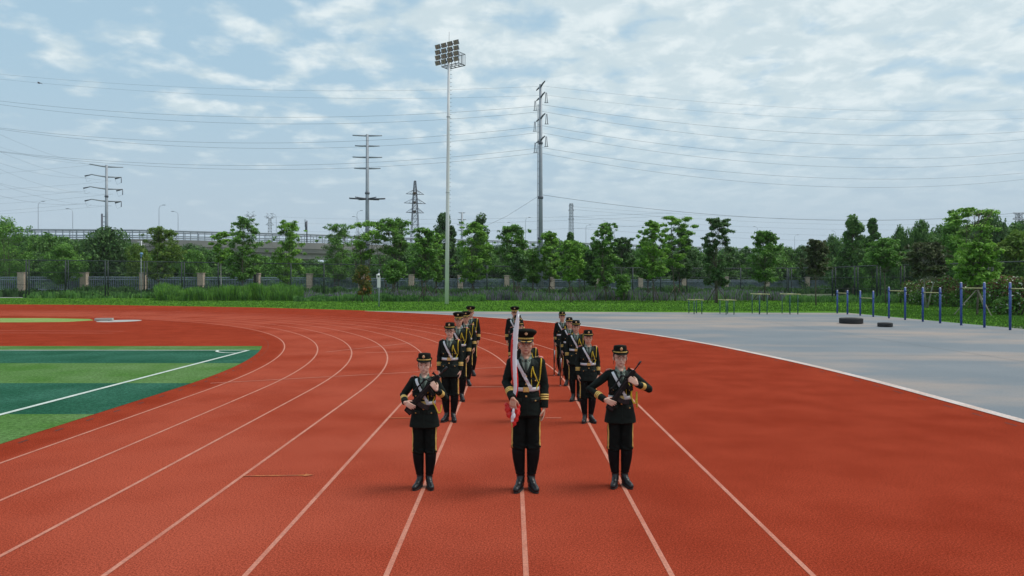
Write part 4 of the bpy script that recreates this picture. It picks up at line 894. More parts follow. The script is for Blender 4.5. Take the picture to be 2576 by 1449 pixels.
# ------------------------------------------------------------------ people
from mathutils import noise as noise_
MT['skin'] = mat('skin', (.60, .345, .25), .5, (.54, .295, .21), 14, 3, spec=.35)
MT['skin_pale'] = mat('skin_pale', (.70, .45, .355), .5, (.64, .39, .30), 14, 3, spec=.35)
MT['skin_warm'] = mat('skin_warm', (.64, .38, .27), .5, (.58, .33, .23), 14, 3, spec=.35); MT['skin_tan'] = mat('skin_tan', (.50, .27, .18), .5, (.44, .23, .15), 14, 3, spec=.35)
MT['lips'] = mat('lips', (.36, .11, .10), .45)
MT['eye'] = mat('eye_dark', (.015, .010, .009), .25)
MT['hair'] = mat('hair', (.010, .008, .008), .5, (.016, .013, .012), 40, 2)
MT['cloth'] = mat('dark_green_wool', (.0080, .0125, .0112), .85, (.0115, .017, .0150), 9, 5, bump=.35, bscale=14, spec=.14)
MT['trouser'] = mat('dark_trouser_wool', (.0062, .0082, .0076), .88, (.0085, .0105, .010), 7, 5, bump=.4, bscale=10, spec=.1)
MT['capcloth'] = mat('cap_cloth', (.0075, .0085, .0068), .85, (.0105, .0115, .009), 12, 3, spec=.12)
MT['lapel'] = mat('lapel_wool', (.0125, .0185, .0168), .82, (.016, .023, .0205), 9, 4, spec=.2)
MT['shirt'] = mat('pale_green_shirt', (.25, .315, .265), .8, (.20, .26, .22), 10, 3)
MT['tie'] = mat('green_tie', (.028, .045, .038), .7, (.04, .06, .05), 20, 3)
MT['boot'] = mat('black_boot_leather', (.008, .008, .010), .38, (.012, .012, .014), 8, 3, bump=.25, bscale=12, spec=.45)
MT['shaft'] = mat('boot_shaft_leather', (.0065, .0065, .0075), .55, (.009, .009, .010), 8, 3, bump=.3, bscale=9, spec=.08)
MT['sole'] = mat('boot_sole', (.02, .018, .018), .8)
MT['belt'] = mat('white_belt', (.66, .67, .70), .5, (.58, .59, .63), 10, 3)
MT['gold'] = mat('gold_braid', (.74, .52, .15), .5, (.62, .40, .09), 60, 2)
MT['goldm'] = mat('gold_metal', (.60, .36, .12), .35, metal=.4)
MT['yellow_cord'] = mat('yellow_cord', (.72, .56, .04), .65, (.55, .40, .02), 70, 2, bump=.5, bscale=90)
MT['badge'] = mat('badge_gold', (.70, .50, .30), .4, (.5, .3, .12), 80, 2)
MT['badge_red'] = mat('badge_red', (.45, .05, .03), .5)
MT['red'] = mat('epaulette_red', (.55, .10, .08), .55, (.5, .2, .17), 50, 2)
MT['gun'] = mat('rifle_black', (.0045, .0045, .005), .45, (.007, .007, .0075), 20, 3, spec=.25)
MT['gunmetal'] = mat('rifle_steel', (.025, .026, .03), .35, metal=.5)
MT['wood'] = mat('rifle_wood', (.17, .045, .02), .35, (.11, .03, .015), 15, 4)
MT['silver'] = mat('bright_steel', (.5, .5, .53), .25, metal=.8)
MT['frame'] = mat('glasses_frame', (.012, .011, .012), .4)
MT['frame_thin'] = mat('thin_glasses_frame', (.10, .08, .07), .35, metal=.5)
MT['flag_white'] = mat('flag_white', (.74, .74, .80), .55, (.66, .66, .74), 6, 4, bump=.3, bscale=8)
MT['flag_red'] = mat('flag_red', (.60, .018, .022), .6, (.68, .03, .02), 6, 4, bump=.5, bscale=12)

def hand(mb, w, f, p, side, curl=(.3, .35, .4, .45), thumb=.5, s=1.0, spread=.06):
    """hand at wrist w, fingers along f, palm facing p; side: +1 person's left, -1 right"""
    w = Vector(w); f = Vector(f).normalized(); p = Vector(p); p = (p-f*p.dot(f)).normalized(); t = (p.cross(f) if side > 0 else f.cross(p)).normalized()
    L_ = .088*s
    for k, lat in enumerate((.028, .0095, -.0095, -.027)):
        mb.tube([w+t*lat*s*.55, w+f*L_*.5+t*lat*s*.9, w+f*L_*(1-.02*k*k)+t*lat*s], [.0135*s, .0135*s, .0115*s], 8, round_=True)
    mb.ell(w+f*L_*.5-p*.002, (.030*s, .030*s, .012*s), Matrix((f*1.35, t*1.1, p)).transposed(), 10, 7)
    for k, (lat, ln) in enumerate(((.029, .070), (.0098, .080), (-.0098, .074), (-.0285, .058))):
        a = w+f*L_*(1-.015*k*k)+t*lat*s; d = (f+t*spread*(1.5-k)).normalized(); c = curl[k]; ang = 0; pts = [a-d*.012*s]; r = [.0105*s]
        for j, fr in enumerate((.43, .32, .25)):
            ang += c*(1.0 if j == 0 else 1.15); dd = d*cos(ang)+p*sin(ang); a = a+dd*ln*fr*s; pts.append(a); r.append((.0100-.0010*j)*s)
        mb.tube(pts, r, 8, round_=True)
    a = w+f*.022*s+t*.026*s; d = (f*.62+t*.62+p*.35).normalized(); b = a+d*.036*s; c_ = b+(d*(1-thumb)+f*.75*thumb+p*.55*thumb).normalized()*.032*s; e_ = c_+(f*.8+p*.6*thumb).normalized()*.024*s
    mb.tube([a-d*.012, b, c_, e_], [.015*s, .0125*s, .011*s, .0095*s], 8, round_=True)

def head(mb, male):
    k = 1.04 if male else 1.06
    mb.ell((0, .0, 1.662), (.0765*k, .094*k, .092), nu=20, nv=14); mb.ell((0, -.022, 1.615), (.067*k, .068, .080 if male else .074), nu=18, nv=12)
    mb.ell((0, -.045, 1.577), (.055*k, .048, .047 if male else .044), nu=16, nv=10); mb.ell((0, -.078, 1.548), (.022, .018, .017), nu=10, nv=8)
    for s in (-1, 1):
        mb.ell((s*.036*k, -.064, 1.605), (.025, .020, .026), nu=10, nv=8)            # cheeks
        mb.ell((s*.027, -.086, 1.668), (.027, .012, .009), nu=10, nv=7)            # brow
        mb.ell((s*.079*k, .008, 1.628), (.009, .018, .030), nu=10, nv=8)           # ear
        mb.ell((s*.010, -.098, 1.598), (.008, .009, .007), nu=8, nv=6)             # nostril
    mb.tube([(0, -.088, 1.655), (0, -.098, 1.630), (0, -.110, 1.604)], [.009, .010, .0125], 8, round_=True)
    mb.ell((0, -.087, 1.575), (.024, .011, .012), nu=10, nv=7)
    mb.ell((0, -.030, 1.468), (.044, .050, .040), nu=14, nv=9); mb.tube([(0, .012, 1.43), (0, .008, 1.50), (0, -.002, 1.585)], [.062*k, .054*k, .052*k], 16)

def se(rx, ry, z, n=28, cy=0.0, p=2.35):
    out = []
    for k in range(n):
        a = 2*pi*k/n; c, s_ = cos(a), sin(a); out.append((rx*abs(c)**(2/p)*(1 if c > 0 else -1), cy+ry*abs(s_)**(2/p)*(1 if s_ > 0 else -1), z))
    return out
TORSO = {True: [(.172, .128, .845), (.168, .126, .92), (.158, .120, 1.03), (.143, .112, 1.13), (.150, .116, 1.20), (.165, .122, 1.30), (.173, .118, 1.38), (.166, .104, 1.43), (.122, .080, 1.462, .006), (.086, .060, 1.478, .02), (.062, .036, 1.484, .034)],
         False: [(.204, .142, .815), (.192, .136, .90), (.168, .122, 1.03), (.140, .103, 1.135), (.146, .110, 1.20), (.158, .124, 1.30), (.162, .116, 1.38), (.156, .100, 1.43), (.118, .078, 1.462, .006), (.084, .058, 1.478, .02), (.062, .036, 1.484, .034)]}
def torso(male):
    mb = MB(); mb.loft([se(t[0], t[1], t[2], cy=(t[3] if len(t) > 3 else 0)) for t in TORSO[male]]); return mb
def limb(pts, r, n=12): mb = MB(); mb.tube(pts, r, n, round_=True); return mb
def lerp_pts(pts, m=5):
    out = []
    for a, b in zip(pts, pts[1:]): out += [Vector(a).lerp(Vector(b), i/m) for i in range(m)]
    return out+[Vector(pts[-1])]
POSES = {}
def arms_for(pose, male):
    sx = .160 if male else .150
    att = lambda s: dict(S=(s*sx, .0, 1.425), E=(s*(sx+.048), .022, 1.17), W=(s*(sx+.046), -.03, .925), f=(-s*.05, -.10, -1), p=(-s, .1, 0), curl=(.22, .28, .32, .38), th=.55)
    P = {-1: att(-1), 1: att(1)}
    if pose == 'flag': P[-1] = dict(S=(-sx, 0, 1.425), E=(-.222, .005, 1.205), W=(-.150, -.238, 1.062), f=(.04, -.02, -1), p=(.12, 1, 0), curl=(.42, .5, .55, .6), th=.7)
    if pose == 'rifle_a':
        P[-1] = dict(S=(-sx, 0, 1.425), E=(-.282, .0, 1.235), W=(-.232, -.215, 1.172), f=(.82, -.10, -.52), p=(.1, 1, -.1), curl=(.10, .14, .16, .2), th=.4)
        P[1] = dict(S=(sx, 0, 1.425), E=(.278, -.03, 1.20), W=(.188, -.225, 1.335), f=(-.55, -.02, .83), p=(-.25, 1, -.1), curl=(.42, .42, .42, .42), th=.6)
    if pose == 'rifle_b':
        P[-1] = dict(S=(-sx, 0, 1.425), E=(-.385, .01, 1.235), W=(-.225, -.215, 1.135), f=(.88, -.06, -.42), p=(.1, 1, -.1), curl=(.08, .12, .15, .2), th=.4)
        P[1] = dict(S=(sx, 0, 1.425), E=(.365, -.03, 1.24), W=(.178, -.225, 1.330), f=(-.78, -.02, .60), p=(-.25, 1, -.1), curl=(.42, .42, .42, .42), th=.6)
    return P
def ribbon_on(mb, tree, pts, width, off, mi=0, dirv=(0, 1, 0), thick=.004, seg=.02):
    """flat band laid on a surface; pts are (x,z) seen from the front"""
    P = [Vector((x, 0, z)) for x, z in pts]; Q = []
    for a, b in zip(P, P[1:]):
        m = max(1, int((b-a).length/seg)); Q += [a.lerp(b, i/m) for i in range(m)]
    Q.append(P[-1]); rings = []
    for i, q in enumerate(Q):
        t = (Q[min(i+1, len(Q)-1)]-Q[max(i-1, 0)]).normalized(); nrm = Vector((-t.z, 0, t.x)); row = []
        for s in (-.5, 0, .5):
            o = q+nrm*width*s; h = tree.ray_cast(Vector((o.x, -1, o.z)), Vector((0, 1, 0)))
            y = h[0].y if h[0] is not None else None; row.append((o, y))
        ys = [y for _, y in row if y is not None]
        if not ys: continue
        ym = min(ys); row = [Vector((o.x, (y if y is not None else max(ys)+.01)-off, o.z)) for o, y in row]
        rings.append([row[0], row[1], row[2], row[2]+Vector((0, .005, 0)), row[0]+Vector((0, .005, 0))])
    if len(rings) > 1: mb.loft(rings, mi)
def patch_on(mb, tree, A, B, off, n=8, m=5, mi=0, thick=.004):
    """surface patch between polylines A and B given as (x,z)"""
    def samp(P, t):
        P = [Vector(p) for p in P]; L_ = [0]
        for a, b in zip(P, P[1:]): L_.append(L_[-1]+(b-a).length)
        s = t*L_[-1]
        for i in range(len(P)-1):
            if s <= L_[i+1]+1e-9: return P[i].lerp(P[i+1], (s-L_[i])/max(1e-9, L_[i+1]-L_[i]))
        return P[-1]
    V = []
    for i in range(n+1):
        a, b = samp(A, i/n), samp(B, i/n)
        for j in range(m+1):
            q = a.lerp(b, j/m); h = tree.ray_cast(Vector((q.x, -1, q.y)), Vector((0, 1, 0))); y = h[0].y if h[0] is not None else -.06
            V.append(Vector((q.x, y-off, q.y)))
    Fc = [(i*(m+1)+j, i*(m+1)+j+1, (i+1)*(m+1)+j+1, (i+1)*(m+1)+j) for i in range(n) for j in range(m)]
    k = len(V); V2 = V+[v+Vector((0, thick, 0)) for v in V]; F2 = Fc+[tuple(x+k for x in reversed(f)) for f in Fc]
    bd = [i*(m+1) for i in range(n+1)]+[n*(m+1)+j for j in range(1, m+1)]+[i*(m+1)+m for i in range(n-1, -1, -1)]+[j for j in range(m-1, 0, -1)]
    for a, b in zip(bd, bd[1:]+bd[:1]): F2.append((a, b, b+k, a+k))
    mb.add(V2, F2, mi)

def smooth3(P):
    P = [Vector(p) for p in P]
    for _ in range(3):
        Q = [P[0]]
        for a, b in zip(P, P[1:]): Q += [a.lerp(b, .25), a.lerp(b, .75)]
        P = Q+[P[-1]]
    return P[1:]
CACHE = {}
def person_meshes(pose, male):
    key = (pose, male)
    if key in CACHE: return CACHE[key]
    R = {}; A = arms_for(pose, male); T = torso(male); tt = bvh(T); sk = MT['skin' if male else 'skin_pale']; fw = 1 if male else .93
    # body: one continuous skin surface
    mb = MB(); head(mb, male)
    mb.loft([se(t[0]*.80, t[1]*.78, t[2]) for t in TORSO[male][:8]])
    for s in (-1, 1):
        a = A[s]; mb.tube([(s*.09, 0, 1.40), a['S'], Vector(a['S']).lerp(Vector(a['E']), .5), a['E'], Vector(a['E']).lerp(Vector(a['W']), .35), a['W']], [.05, .048, .043*fw, .036*fw, .037*fw, .0265*fw], 10, round_=True)
        mb.tube([(s*.085, 0, .88), (s*.084, 0, .50), (s*.078, .010, .34), (s*.061, .014, .14), (s*.058, .015, .08)], [.070, .048, .040, .026, .024], 12); mb.tube([(s*.058, .015, .08), (s*.080, -.06, .045)], [.026, .022], 8, round_=True)
        hand(mb, a['W'], a['f'], a['p'], s, a['curl'], a['th'], .98 if male else .93)
    body = voxel(mb, .0042, 3); bt = bvh_me(body)
    fm = MB(); fm.merge(body)
    def fy(x, z): h = bt.ray_cast(Vector((x, -1, z)), Vector((0, 1, 0))); return h[0].y if h[0] is not None else -.09
    for s in (-1, 1):
        x = s*.031; fm.ell((x, fy(x, 1.644)+.001, 1.644), (.0165, .005, .0058), nu=12, nv=7, mi=1)
        pts = [(s*.012, 1.661), (s*.030, 1.667), (s*.050, 1.660)]; fm.tube([(a, fy(a, b)-.001, b) for a, b in pts], [.0035, .004, .002], 6, mi=2)
    fm.ell((0, fy(0, 1.573)+.002, 1.573), (.021, .006, .0042), nu=12, nv=7, mi=3); fm.ell((0, fy(0, 1.568)+.002, 1.568), (.016, .006, .0045), nu=12, nv=7, mi=3)
    bpy.data.meshes.remove(body)
    R['body'] = fm.mesh('body', [sk, MT['eye'], MT['hair'], MT['lips']])
    # jacket: torso plus separate looking sleeves
    jm = MB(); jt = voxel(T, .007, 2)
    for v in jt.vertices:
        p = v.co; am = .0045*math.exp(-((p.z-1.20)/.10)**2)+.0016; v.co += Vector((p.x, p.y*1.3, 0)).normalized()*am*noise_.noise(Vector((p.x*9, p.y*9, p.z*26+p.x*8)))*2
    jm.merge(jt)
    st = {}
    for s in (-1, 1):
        a = A[s]; S_, E_, W_ = Vector(a['S']), Vector(a['E']), Vector(a['W']); wd = (W_-E_).normalized(); cuff = W_+wd*.004
        m2 = MB(); m2.tube([S_-Vector((s*.055, 0, .005)), S_, S_.lerp(E_, .5), E_, E_.lerp(cuff, .5), cuff], [.056*fw, .0625*fw, .056*fw, .052*fw, .049*fw, .045*fw], 16, round_=False)
        m2.ell(E_, (.0525*fw,)*3, nu=12, nv=8); m2.ell(S_, (.062*fw,)*3, nu=14, nv=9)
        sm_ = voxel(m2, .0065, 2)
        for v in sm_.vertices:      # soft folds
            p = v.co; dE = (p-E_).length; v.co += Vector((1, .6, .3)).normalized()*0.004*sin(p.z*75+p.x*60)*math.exp(-(dE/.11)**2)
        jm.merge(sm_); st[s] = (E_, cuff, bvh_me(sm_)); bpy.data.meshes.remove(sm_)
    bpy.data.meshes.remove(jt)
    R['jacket'] = jm.mesh('jacket', [MT['cloth']]); jb = BVHTree.FromPolygons([Vector(p) for p in jm.v], jm.f)
    hm = MB(); rx, ry, z = TORSO[male][0]; 
    patch_on(hm, tt, [(.004, 1.30), (.006, .85)], [(.010, 1.30), (.012, .85)], .004, 10, 1); ribs = [(-.105, 1.27, .05), (.105, 1.27, .05), (-.105, 1.045, .055), (.105, 1.045, .055)]
    for x, z, hw in ribs: patch_on(hm, tt, [(x-hw, z), (x-hw, z-.045)], [(x+hw, z), (x+hw, z-.045)], .006, 3, 6)
    R['pocket_flap'] = hm.mesh('pocket_flap', [MT['lapel']])
    bm_ = MB()
    for z in (1.285, 1.20, 1.065): y = tt.ray_cast(Vector((.0, -1, z)), Vector((0, 1, 0)))[0].y; bm_.ell((.0, y-.006, z), (.0115, .006, .0115), nu=10, nv=6)
    for x, z, hw in ribs: y = tt.ray_cast(Vector((x, -1, z-.03)), Vector((0, 1, 0)))[0].y; bm_.ell((x, y-.011, z-.032), (.009, .005, .009), nu=8, nv=6)
    R['button'] = bm_.mesh('button', [MT['goldm']])
    # V opening
    lowz = 1.325; sh = MB(); patch_on(sh, tt, [(-.052, 1.458), (-.046, 1.42), (-.002, lowz)], [(.052, 1.458), (.046, 1.42), (.002, lowz)], .004, 10, 8)
    for s in (-1, 1):  # collar wings
        V = [(s*.008, -.090, 1.460), (s*.046, -.066, 1.508), (s*.060, -.018, 1.524), (s*.066, -.02, 1.480), (s*.040, -.104, 1.428)]
        V2 = [(x*1.05, y-.006, z) for x, y, z in V]; Fq = [(0, 1, 2, 3, 4), (9, 8, 7, 6, 5)]+[(i, (i+1) % 5, (i+1) % 5+5, i+5) for i in range(5)]; sh.add(V+V2, Fq)
    sh.loft([[(q*cos(a), .006+q*sin(a), z) for q, z in ((.066, 1.478), (.062, 1.522), (.057, 1.524), (.058, 1.478))] for a in [pi*(-.12+1.24*i/16) for i in range(17)]])
    R['shirt'] = sh.mesh('shirt', [MT['shirt']])
    ti = MB(); patch_on(ti, tt, [(-.011, 1.462), (-.018, 1.40), (-.012, lowz+.004)], [(.011, 1.462), (.018, 1.40), (.012, lowz+.004)], .011, 8, 3, thick=.006); ti.ell((0, -.098, 1.462), (.016, .012, .017), nu=10, nv=7)
    R['tie'] = ti.mesh('tie', [MT['tie']])
    lp = MB()
    for s in (-1, 1):
        patch_on(lp, tt, [(s*.060, 1.480), (s*.048, 1.43), (s*.001, lowz-.018)], [(s*.090, 1.470), (s*.090, 1.415), (s*.012, lowz-.02)], .008, 12, 4, thick=.006)
        patch_on(lp, tt, [(s*.070, 1.435), (s*.055, 1.41)], [(s*.108, 1.422), (s*.088, 1.395)], .012, 3, 4)
    R['lapel'] = lp.mesh('lapel', [MT['lapel']])
    # belt and cross strap
    bl = MB(); rings = []
    for z in (1.118, 1.122, 1.158, 1.162):
        ring = []
        for k in range(36):
            a = 2*pi*k/36; d = Vector((cos(a), sin(a), 0)); h = tt.ray_cast(Vector((0, 0, z)), d)[0]; ring.append(h+d*(.003 if z in (1.118, 1.162) else .009))
        rings.append(ring)
    bl.loft(rings, caps=False); R['belt'] = bl.mesh('belt', [MT['belt']])
    y = tt.ray_cast(Vector((0, -1, 1.14)), Vector((0, 1, 0)))[0].y; bk = MB(); bk.box((0, y-.013, 1.140), (.066, .010, .056), mi=0); bk.box((0, y-.019, 1.140), (.050, .006, .042), mi=1)
    star = [(.017*(1 if k % 2 == 0 else .42)*sin(k*pi/5), y-.0235, 1.140+.017*(1 if k % 2 == 0 else .42)*cos(k*pi/5)) for k in range(10)]; bk.add([(0, y-.0245, 1.14)]+star, [(0, (k+1) % 10+1, k+1) for k in range(10)], 2)
    R['buckle'] = bk.mesh('buckle', [MT['goldm'], MT['badge_red'] if False else MT['gold'], MT['badge']], False)
    cs = MB(); ribbon_on(cs, jb, [(-.106, 1.462), (-.085, 1.41), (.055, 1.150)], .034, .015); R['cross_strap'] = cs.mesh('cross_strap', [MT['belt']], False)
    csb = MB(); ribbon_on(csb, jb, [(-.030, 1.312), (-.018, 1.290)], .042, .019); ribbon_on(csb, jb, [(.038, 1.182), (.052, 1.154)], .042, .019); R['strap_buckle'] = csb.mesh('strap_buckle', [MT['belt']], False)
    # epaulettes
    sx = abs(A[1]['S'][0])
    for s, nm in ((-1, 'epaulette_right'), (1, 'epaulette_left')):
        ep = MB(); rows = []
        for i in range(7):
            x = s*(.092+(sx+.035-.092)*i/6); row = []
            for yy in (-.028, 0.0, .028):
                h = jb.ray_cast(Vector((x, yy, 2)), Vector((0, 0, -1)))[0]; row.append(Vector((x, yy, (h.z if h else 1.44)+.010)))
            rows.append([row[0], row[1]+Vector((0, 0, .004)), row[2], row[2]-Vector((0, 0, .007)), row[0]-Vector((0, 0, .007))])
        ep.loft(rows, 0); 
        for i in (1, 2.2, 3.4): k = int(i); c = rows[k][1]; ep.ell(c+Vector((0, -.008, .003)), (.009, .009, .004), nu=8, nv=6, mi=1)
        ep.loft([[p+Vector((0, 0, .002)) if j < 3 else p for j, p in enumerate(rows[i])] for i in (3, 4, 5, 6)], 2); R[nm] = ep.mesh('epaulette', [MT['lapel'], MT['badge'], MT['red']])
    # sleeve stripes: three gold bands on each forearm
    for s, nm in ((-1, 'stripes_right'), (1, 'stripes_left')):
        g = MB(); E_, C_, tr = st[s]; d = (C_-E_).normalized(); Lc = (C_-E_).length; q = d.cross(Vector((0, 1, 0))).normalized(); r_ = d.cross(q)
        for k in range(3):
            ring = []
            for off, pr in ((-.0085, .0005), (-.008, .0032), (.008, .0032), (.0085, .0005)):
                cc = E_+d*(Lc-.145+k*.0245+off) if Lc > .2 else E_+d*(Lc*.42+k*.021+off); rr_ = []
                for j in range(24):
                    a = 2*pi*j/24; v = q*cos(a)+r_*sin(a); h = tr.ray_cast(cc, v)[0]; rr_.append((h if h is not None and (h-cc).length < .075 else cc+v*.05)+v*pr)
                ring.append(rr_)
            g.loft(ring, caps=False)
        R[nm] = g.mesh('sleeve_stripes', [MT['gold']])
    # yellow cords on the left shoulder
    co = MB()
    def cord(pts, r, n=24, mi=0):
        P = []
        m = len(pts)
        for i in range(n+1):
            t = i/n*(m-1); k = min(int(t), m-2); u_ = t-k; p0 = Vector(pts[max(k-1, 0)]); p1 = Vector(pts[k]); p2 = Vector(pts[k+1]); p3 = Vector(pts[min(k+2, m-1)])
            q = .5*((2*p1)+(p2-p0)*u_+(2*p0-5*p1+4*p2-p3)*u_*u_+(3*p1-p0-3*p2+p3)*u_**3)
            h = jb.ray_cast(Vector((q.x, -1, q.y)), Vector((0, 1, 0)))[0]; yy = (h.y if h is not None else (P[-1].y+.012 if P else -.05))
            P.append(Vector((q.x, yy-r*.9, q.y)))
        for i in range(1, len(P)):
            if abs(P[i].y-P[i-1].y) > .035: P[i].y = P[i-1].y+(.02 if P[i].y > P[i-1].y else -.02)
        co.tube(P, r, 7, mi)
    cord([(sx+.012, 1.475), (sx+.004, 1.38), (.150, 1.24), (.105, 1.125)], .0085)
    cord([(.072, 1.395), (.085, 1.335), (.105, 1.285), (.125, 1.225)], .0075); cord([(.072, 1.395), (.060, 1.34), (.058, 1.28)], .006, 12); cord([(.058, 1.28), (.060, 1.215), (.062, 1.165)], .0035, 10, 0)
    if pose.startswith('rifle'):
        x0 = .155 if pose == 'rifle_a' else .150; yb = -.10
        loop = [(x0-.03, yb, 1.15), (x0+.005, yb-.01, 1.10), (x0+.03, yb-.02, 1.035), (x0+.052, yb-.02, 1.005), (x0+.075, yb-.01, 1.035), (x0+.082, yb, 1.12)]
        if pose == 'rifle_b': loop = [(.12, -.12, 1.24), (.125, -.125, 1.14), (.155, -.13, 1.06), (.185, -.12, 1.10), (.19, -.11, 1.22)]; co.tube([(.192, -.115, 1.22), (.195, -.12, 1.02)], .010, 7)
        co.tube([Vector(loop[0]).lerp(Vector(loop[0]), 0)]+smooth3(loop), .0085, 7)
    R['aiguillette'] = co.mesh('aiguillette', [MT['yellow_cord']])
    # trousers with side stripe, tucked into boots
    tm = MB(); kz = .455
    hip = [(.155, .112, .95), (.160, .116, .88), (.158, .110, .82)] if male else [(.165, .120, .95), (.172, .124, .87), (.163, .114, .80)]
    tm.loft([se(*h) for h in hip])
    for s in (-1, 1): tm.tube([(s*.086, 0, .86), (s*.083, .0, .74), (s*.080, .0, .62), (s*.080, .0, .53), (s*.082, -.004, .475), (s*.083, -.002, .43)], [.084, .084, .083, .082, .084, .062], 18)
    tv = voxel(tm, .0065, 2)
    for v in tv.vertices:
        p = v.co; k = math.exp(-((p.z-.485)/.045)**2); v.co += Vector((p.x-(.083 if p.x > 0 else -.083), p.y, 0))*.055*k*sin(p.z*110+4*atan2(p.y, p.x-(.083 if p.x > 0 else -.083)))
        v.co += Vector((p.x-(.083 if p.x > 0 else -.083), p.y*1.4, 0))*.10*noise_.noise(Vector((p.x*14, p.y*14, p.z*13)))
    R['trousers'] = finish(tv, [MT['trouser']]); tb = bvh_me(tv)
    ss = MB()
    for s in (-1, 1):
        rows = []
        for i in range(16):
            z = .475+(.84-.475)*i/15; row = []
            for yy in (-.045, -.02): h = tb.ray_cast(Vector((s*.5, yy, z)), Vector((-s, 0, 0)))[0]; row.append(h+Vector((s*.003, -.001, 0)))
            rows.append([row[0], row[1], row[1]-Vector((s*.006, 0, 0)), row[0]-Vector((s*.004, -.004, 0))])
        ss = MB(); ss.loft(rows); R['trouser_stripe%d' % s] = ss.mesh('trouser_stripe', [MT['gold']])
    # boots
    for s in (-1, 1):
        b = MB(); an = radians(17)*s; fd = Vector((sin(an), -cos(an), 0)); ak = Vector((s*.058, .015, 0)); up = lambda z: Vector((0, 0, z))
        b.tube([Vector((s*.083, .0, .452)), Vector((s*.083, .0, .42)), Vector((s*.079, .008, .34)), Vector((s*.068, .012, .22)), ak+up(.14), ak+up(.07)], [.0755, .0745, .070, .056, .047, .044], 18)
        b.tube([ak+up(.045), ak+fd*.07+up(.052), ak+fd*.14+up(.042), ak+fd*.185+up(.036)], [.040, .043, .043, .036], 12, round_=True)
        b.tube([ak+up(.12), ak+fd*.05+up(.085), ak+fd*.10+up(.06)], [.046, .042, .036], 10, round_=True)
        v_ = voxel(b, .006, 2)
        for v in v_.vertices:
            if v.co.z < .012: v.co.z = .012
            if .10 < v.co.z < .20: v.co += (Vector((v.co.x, v.co.y, 0))-Vector((ak.x, ak.y, 0)))*.05*sin(v.co.z*150)
        so = MB(); ol = []
        for k in range(20):
            a = 2*pi*k/20; ln = .5*(.285)*cos(a); wd_ = .043*sin(a)*(1.0+.12*cos(a)); c = ak+fd*.077; q = Vector((-fd.y, fd.x, 0)); ol.append(c+fd*ln+q*wd_)
        so.loft([[p for p in ol], [p+up(.016) for p in ol]]); R['boot%d' % s] = finish(v_, [MT['boot'], MT['shaft']]); v_.polygons.foreach_set('material_index', [1 if p.center.z > .17 else 0 for p in v_.polygons]); R['sole%d' % s] = so.mesh('sole', [MT['sole']])
    # hair
    hr = MB(); hb = MB(); hb.ell((0, .012, 1.664), (.0865 if male else .0905, .097, .094), nu=22, nv=14)
    lim = 1.60 if male else 1.565
    V = []
    for (x, y, z) in hb.v:
        front = y < -.010-.25*max(0, 1.70-z) if not male else y < -.005
        if z < lim or (front and z < 1.70): x *= .82; y = y*.80+.01; z = 1.664+(z-1.664)*.85
        V.append((x, y, z))
    hr.add(V, hb.f)
    if not male:
        hr.ell((0, .098, 1.60), (.036, .030, .034), nu=12, nv=8)
        for s in (-1, 1):
            hr.tube([(s*.074, -.024, 1.69), (s*.079, -.018, 1.655), (s*.080, -.004, 1.615)], [.010, .007, .002], 6)
            if pose.startswith('rifle'): hr.tube([(s*.080, .01, 1.63), (s*.082, .02, 1.58), (s*.080, .02, 1.545)], [.004, .003, .0015], 5)
    else:
        for s in (-1, 1): hr.tube([(s*.072, -.028, 1.70), (s*.074, -.022, 1.662)], [.010, .005], 6)
    R['hair'] = hr.mesh('hair', [MT['hair']])
    CACHE[key] = R; return R
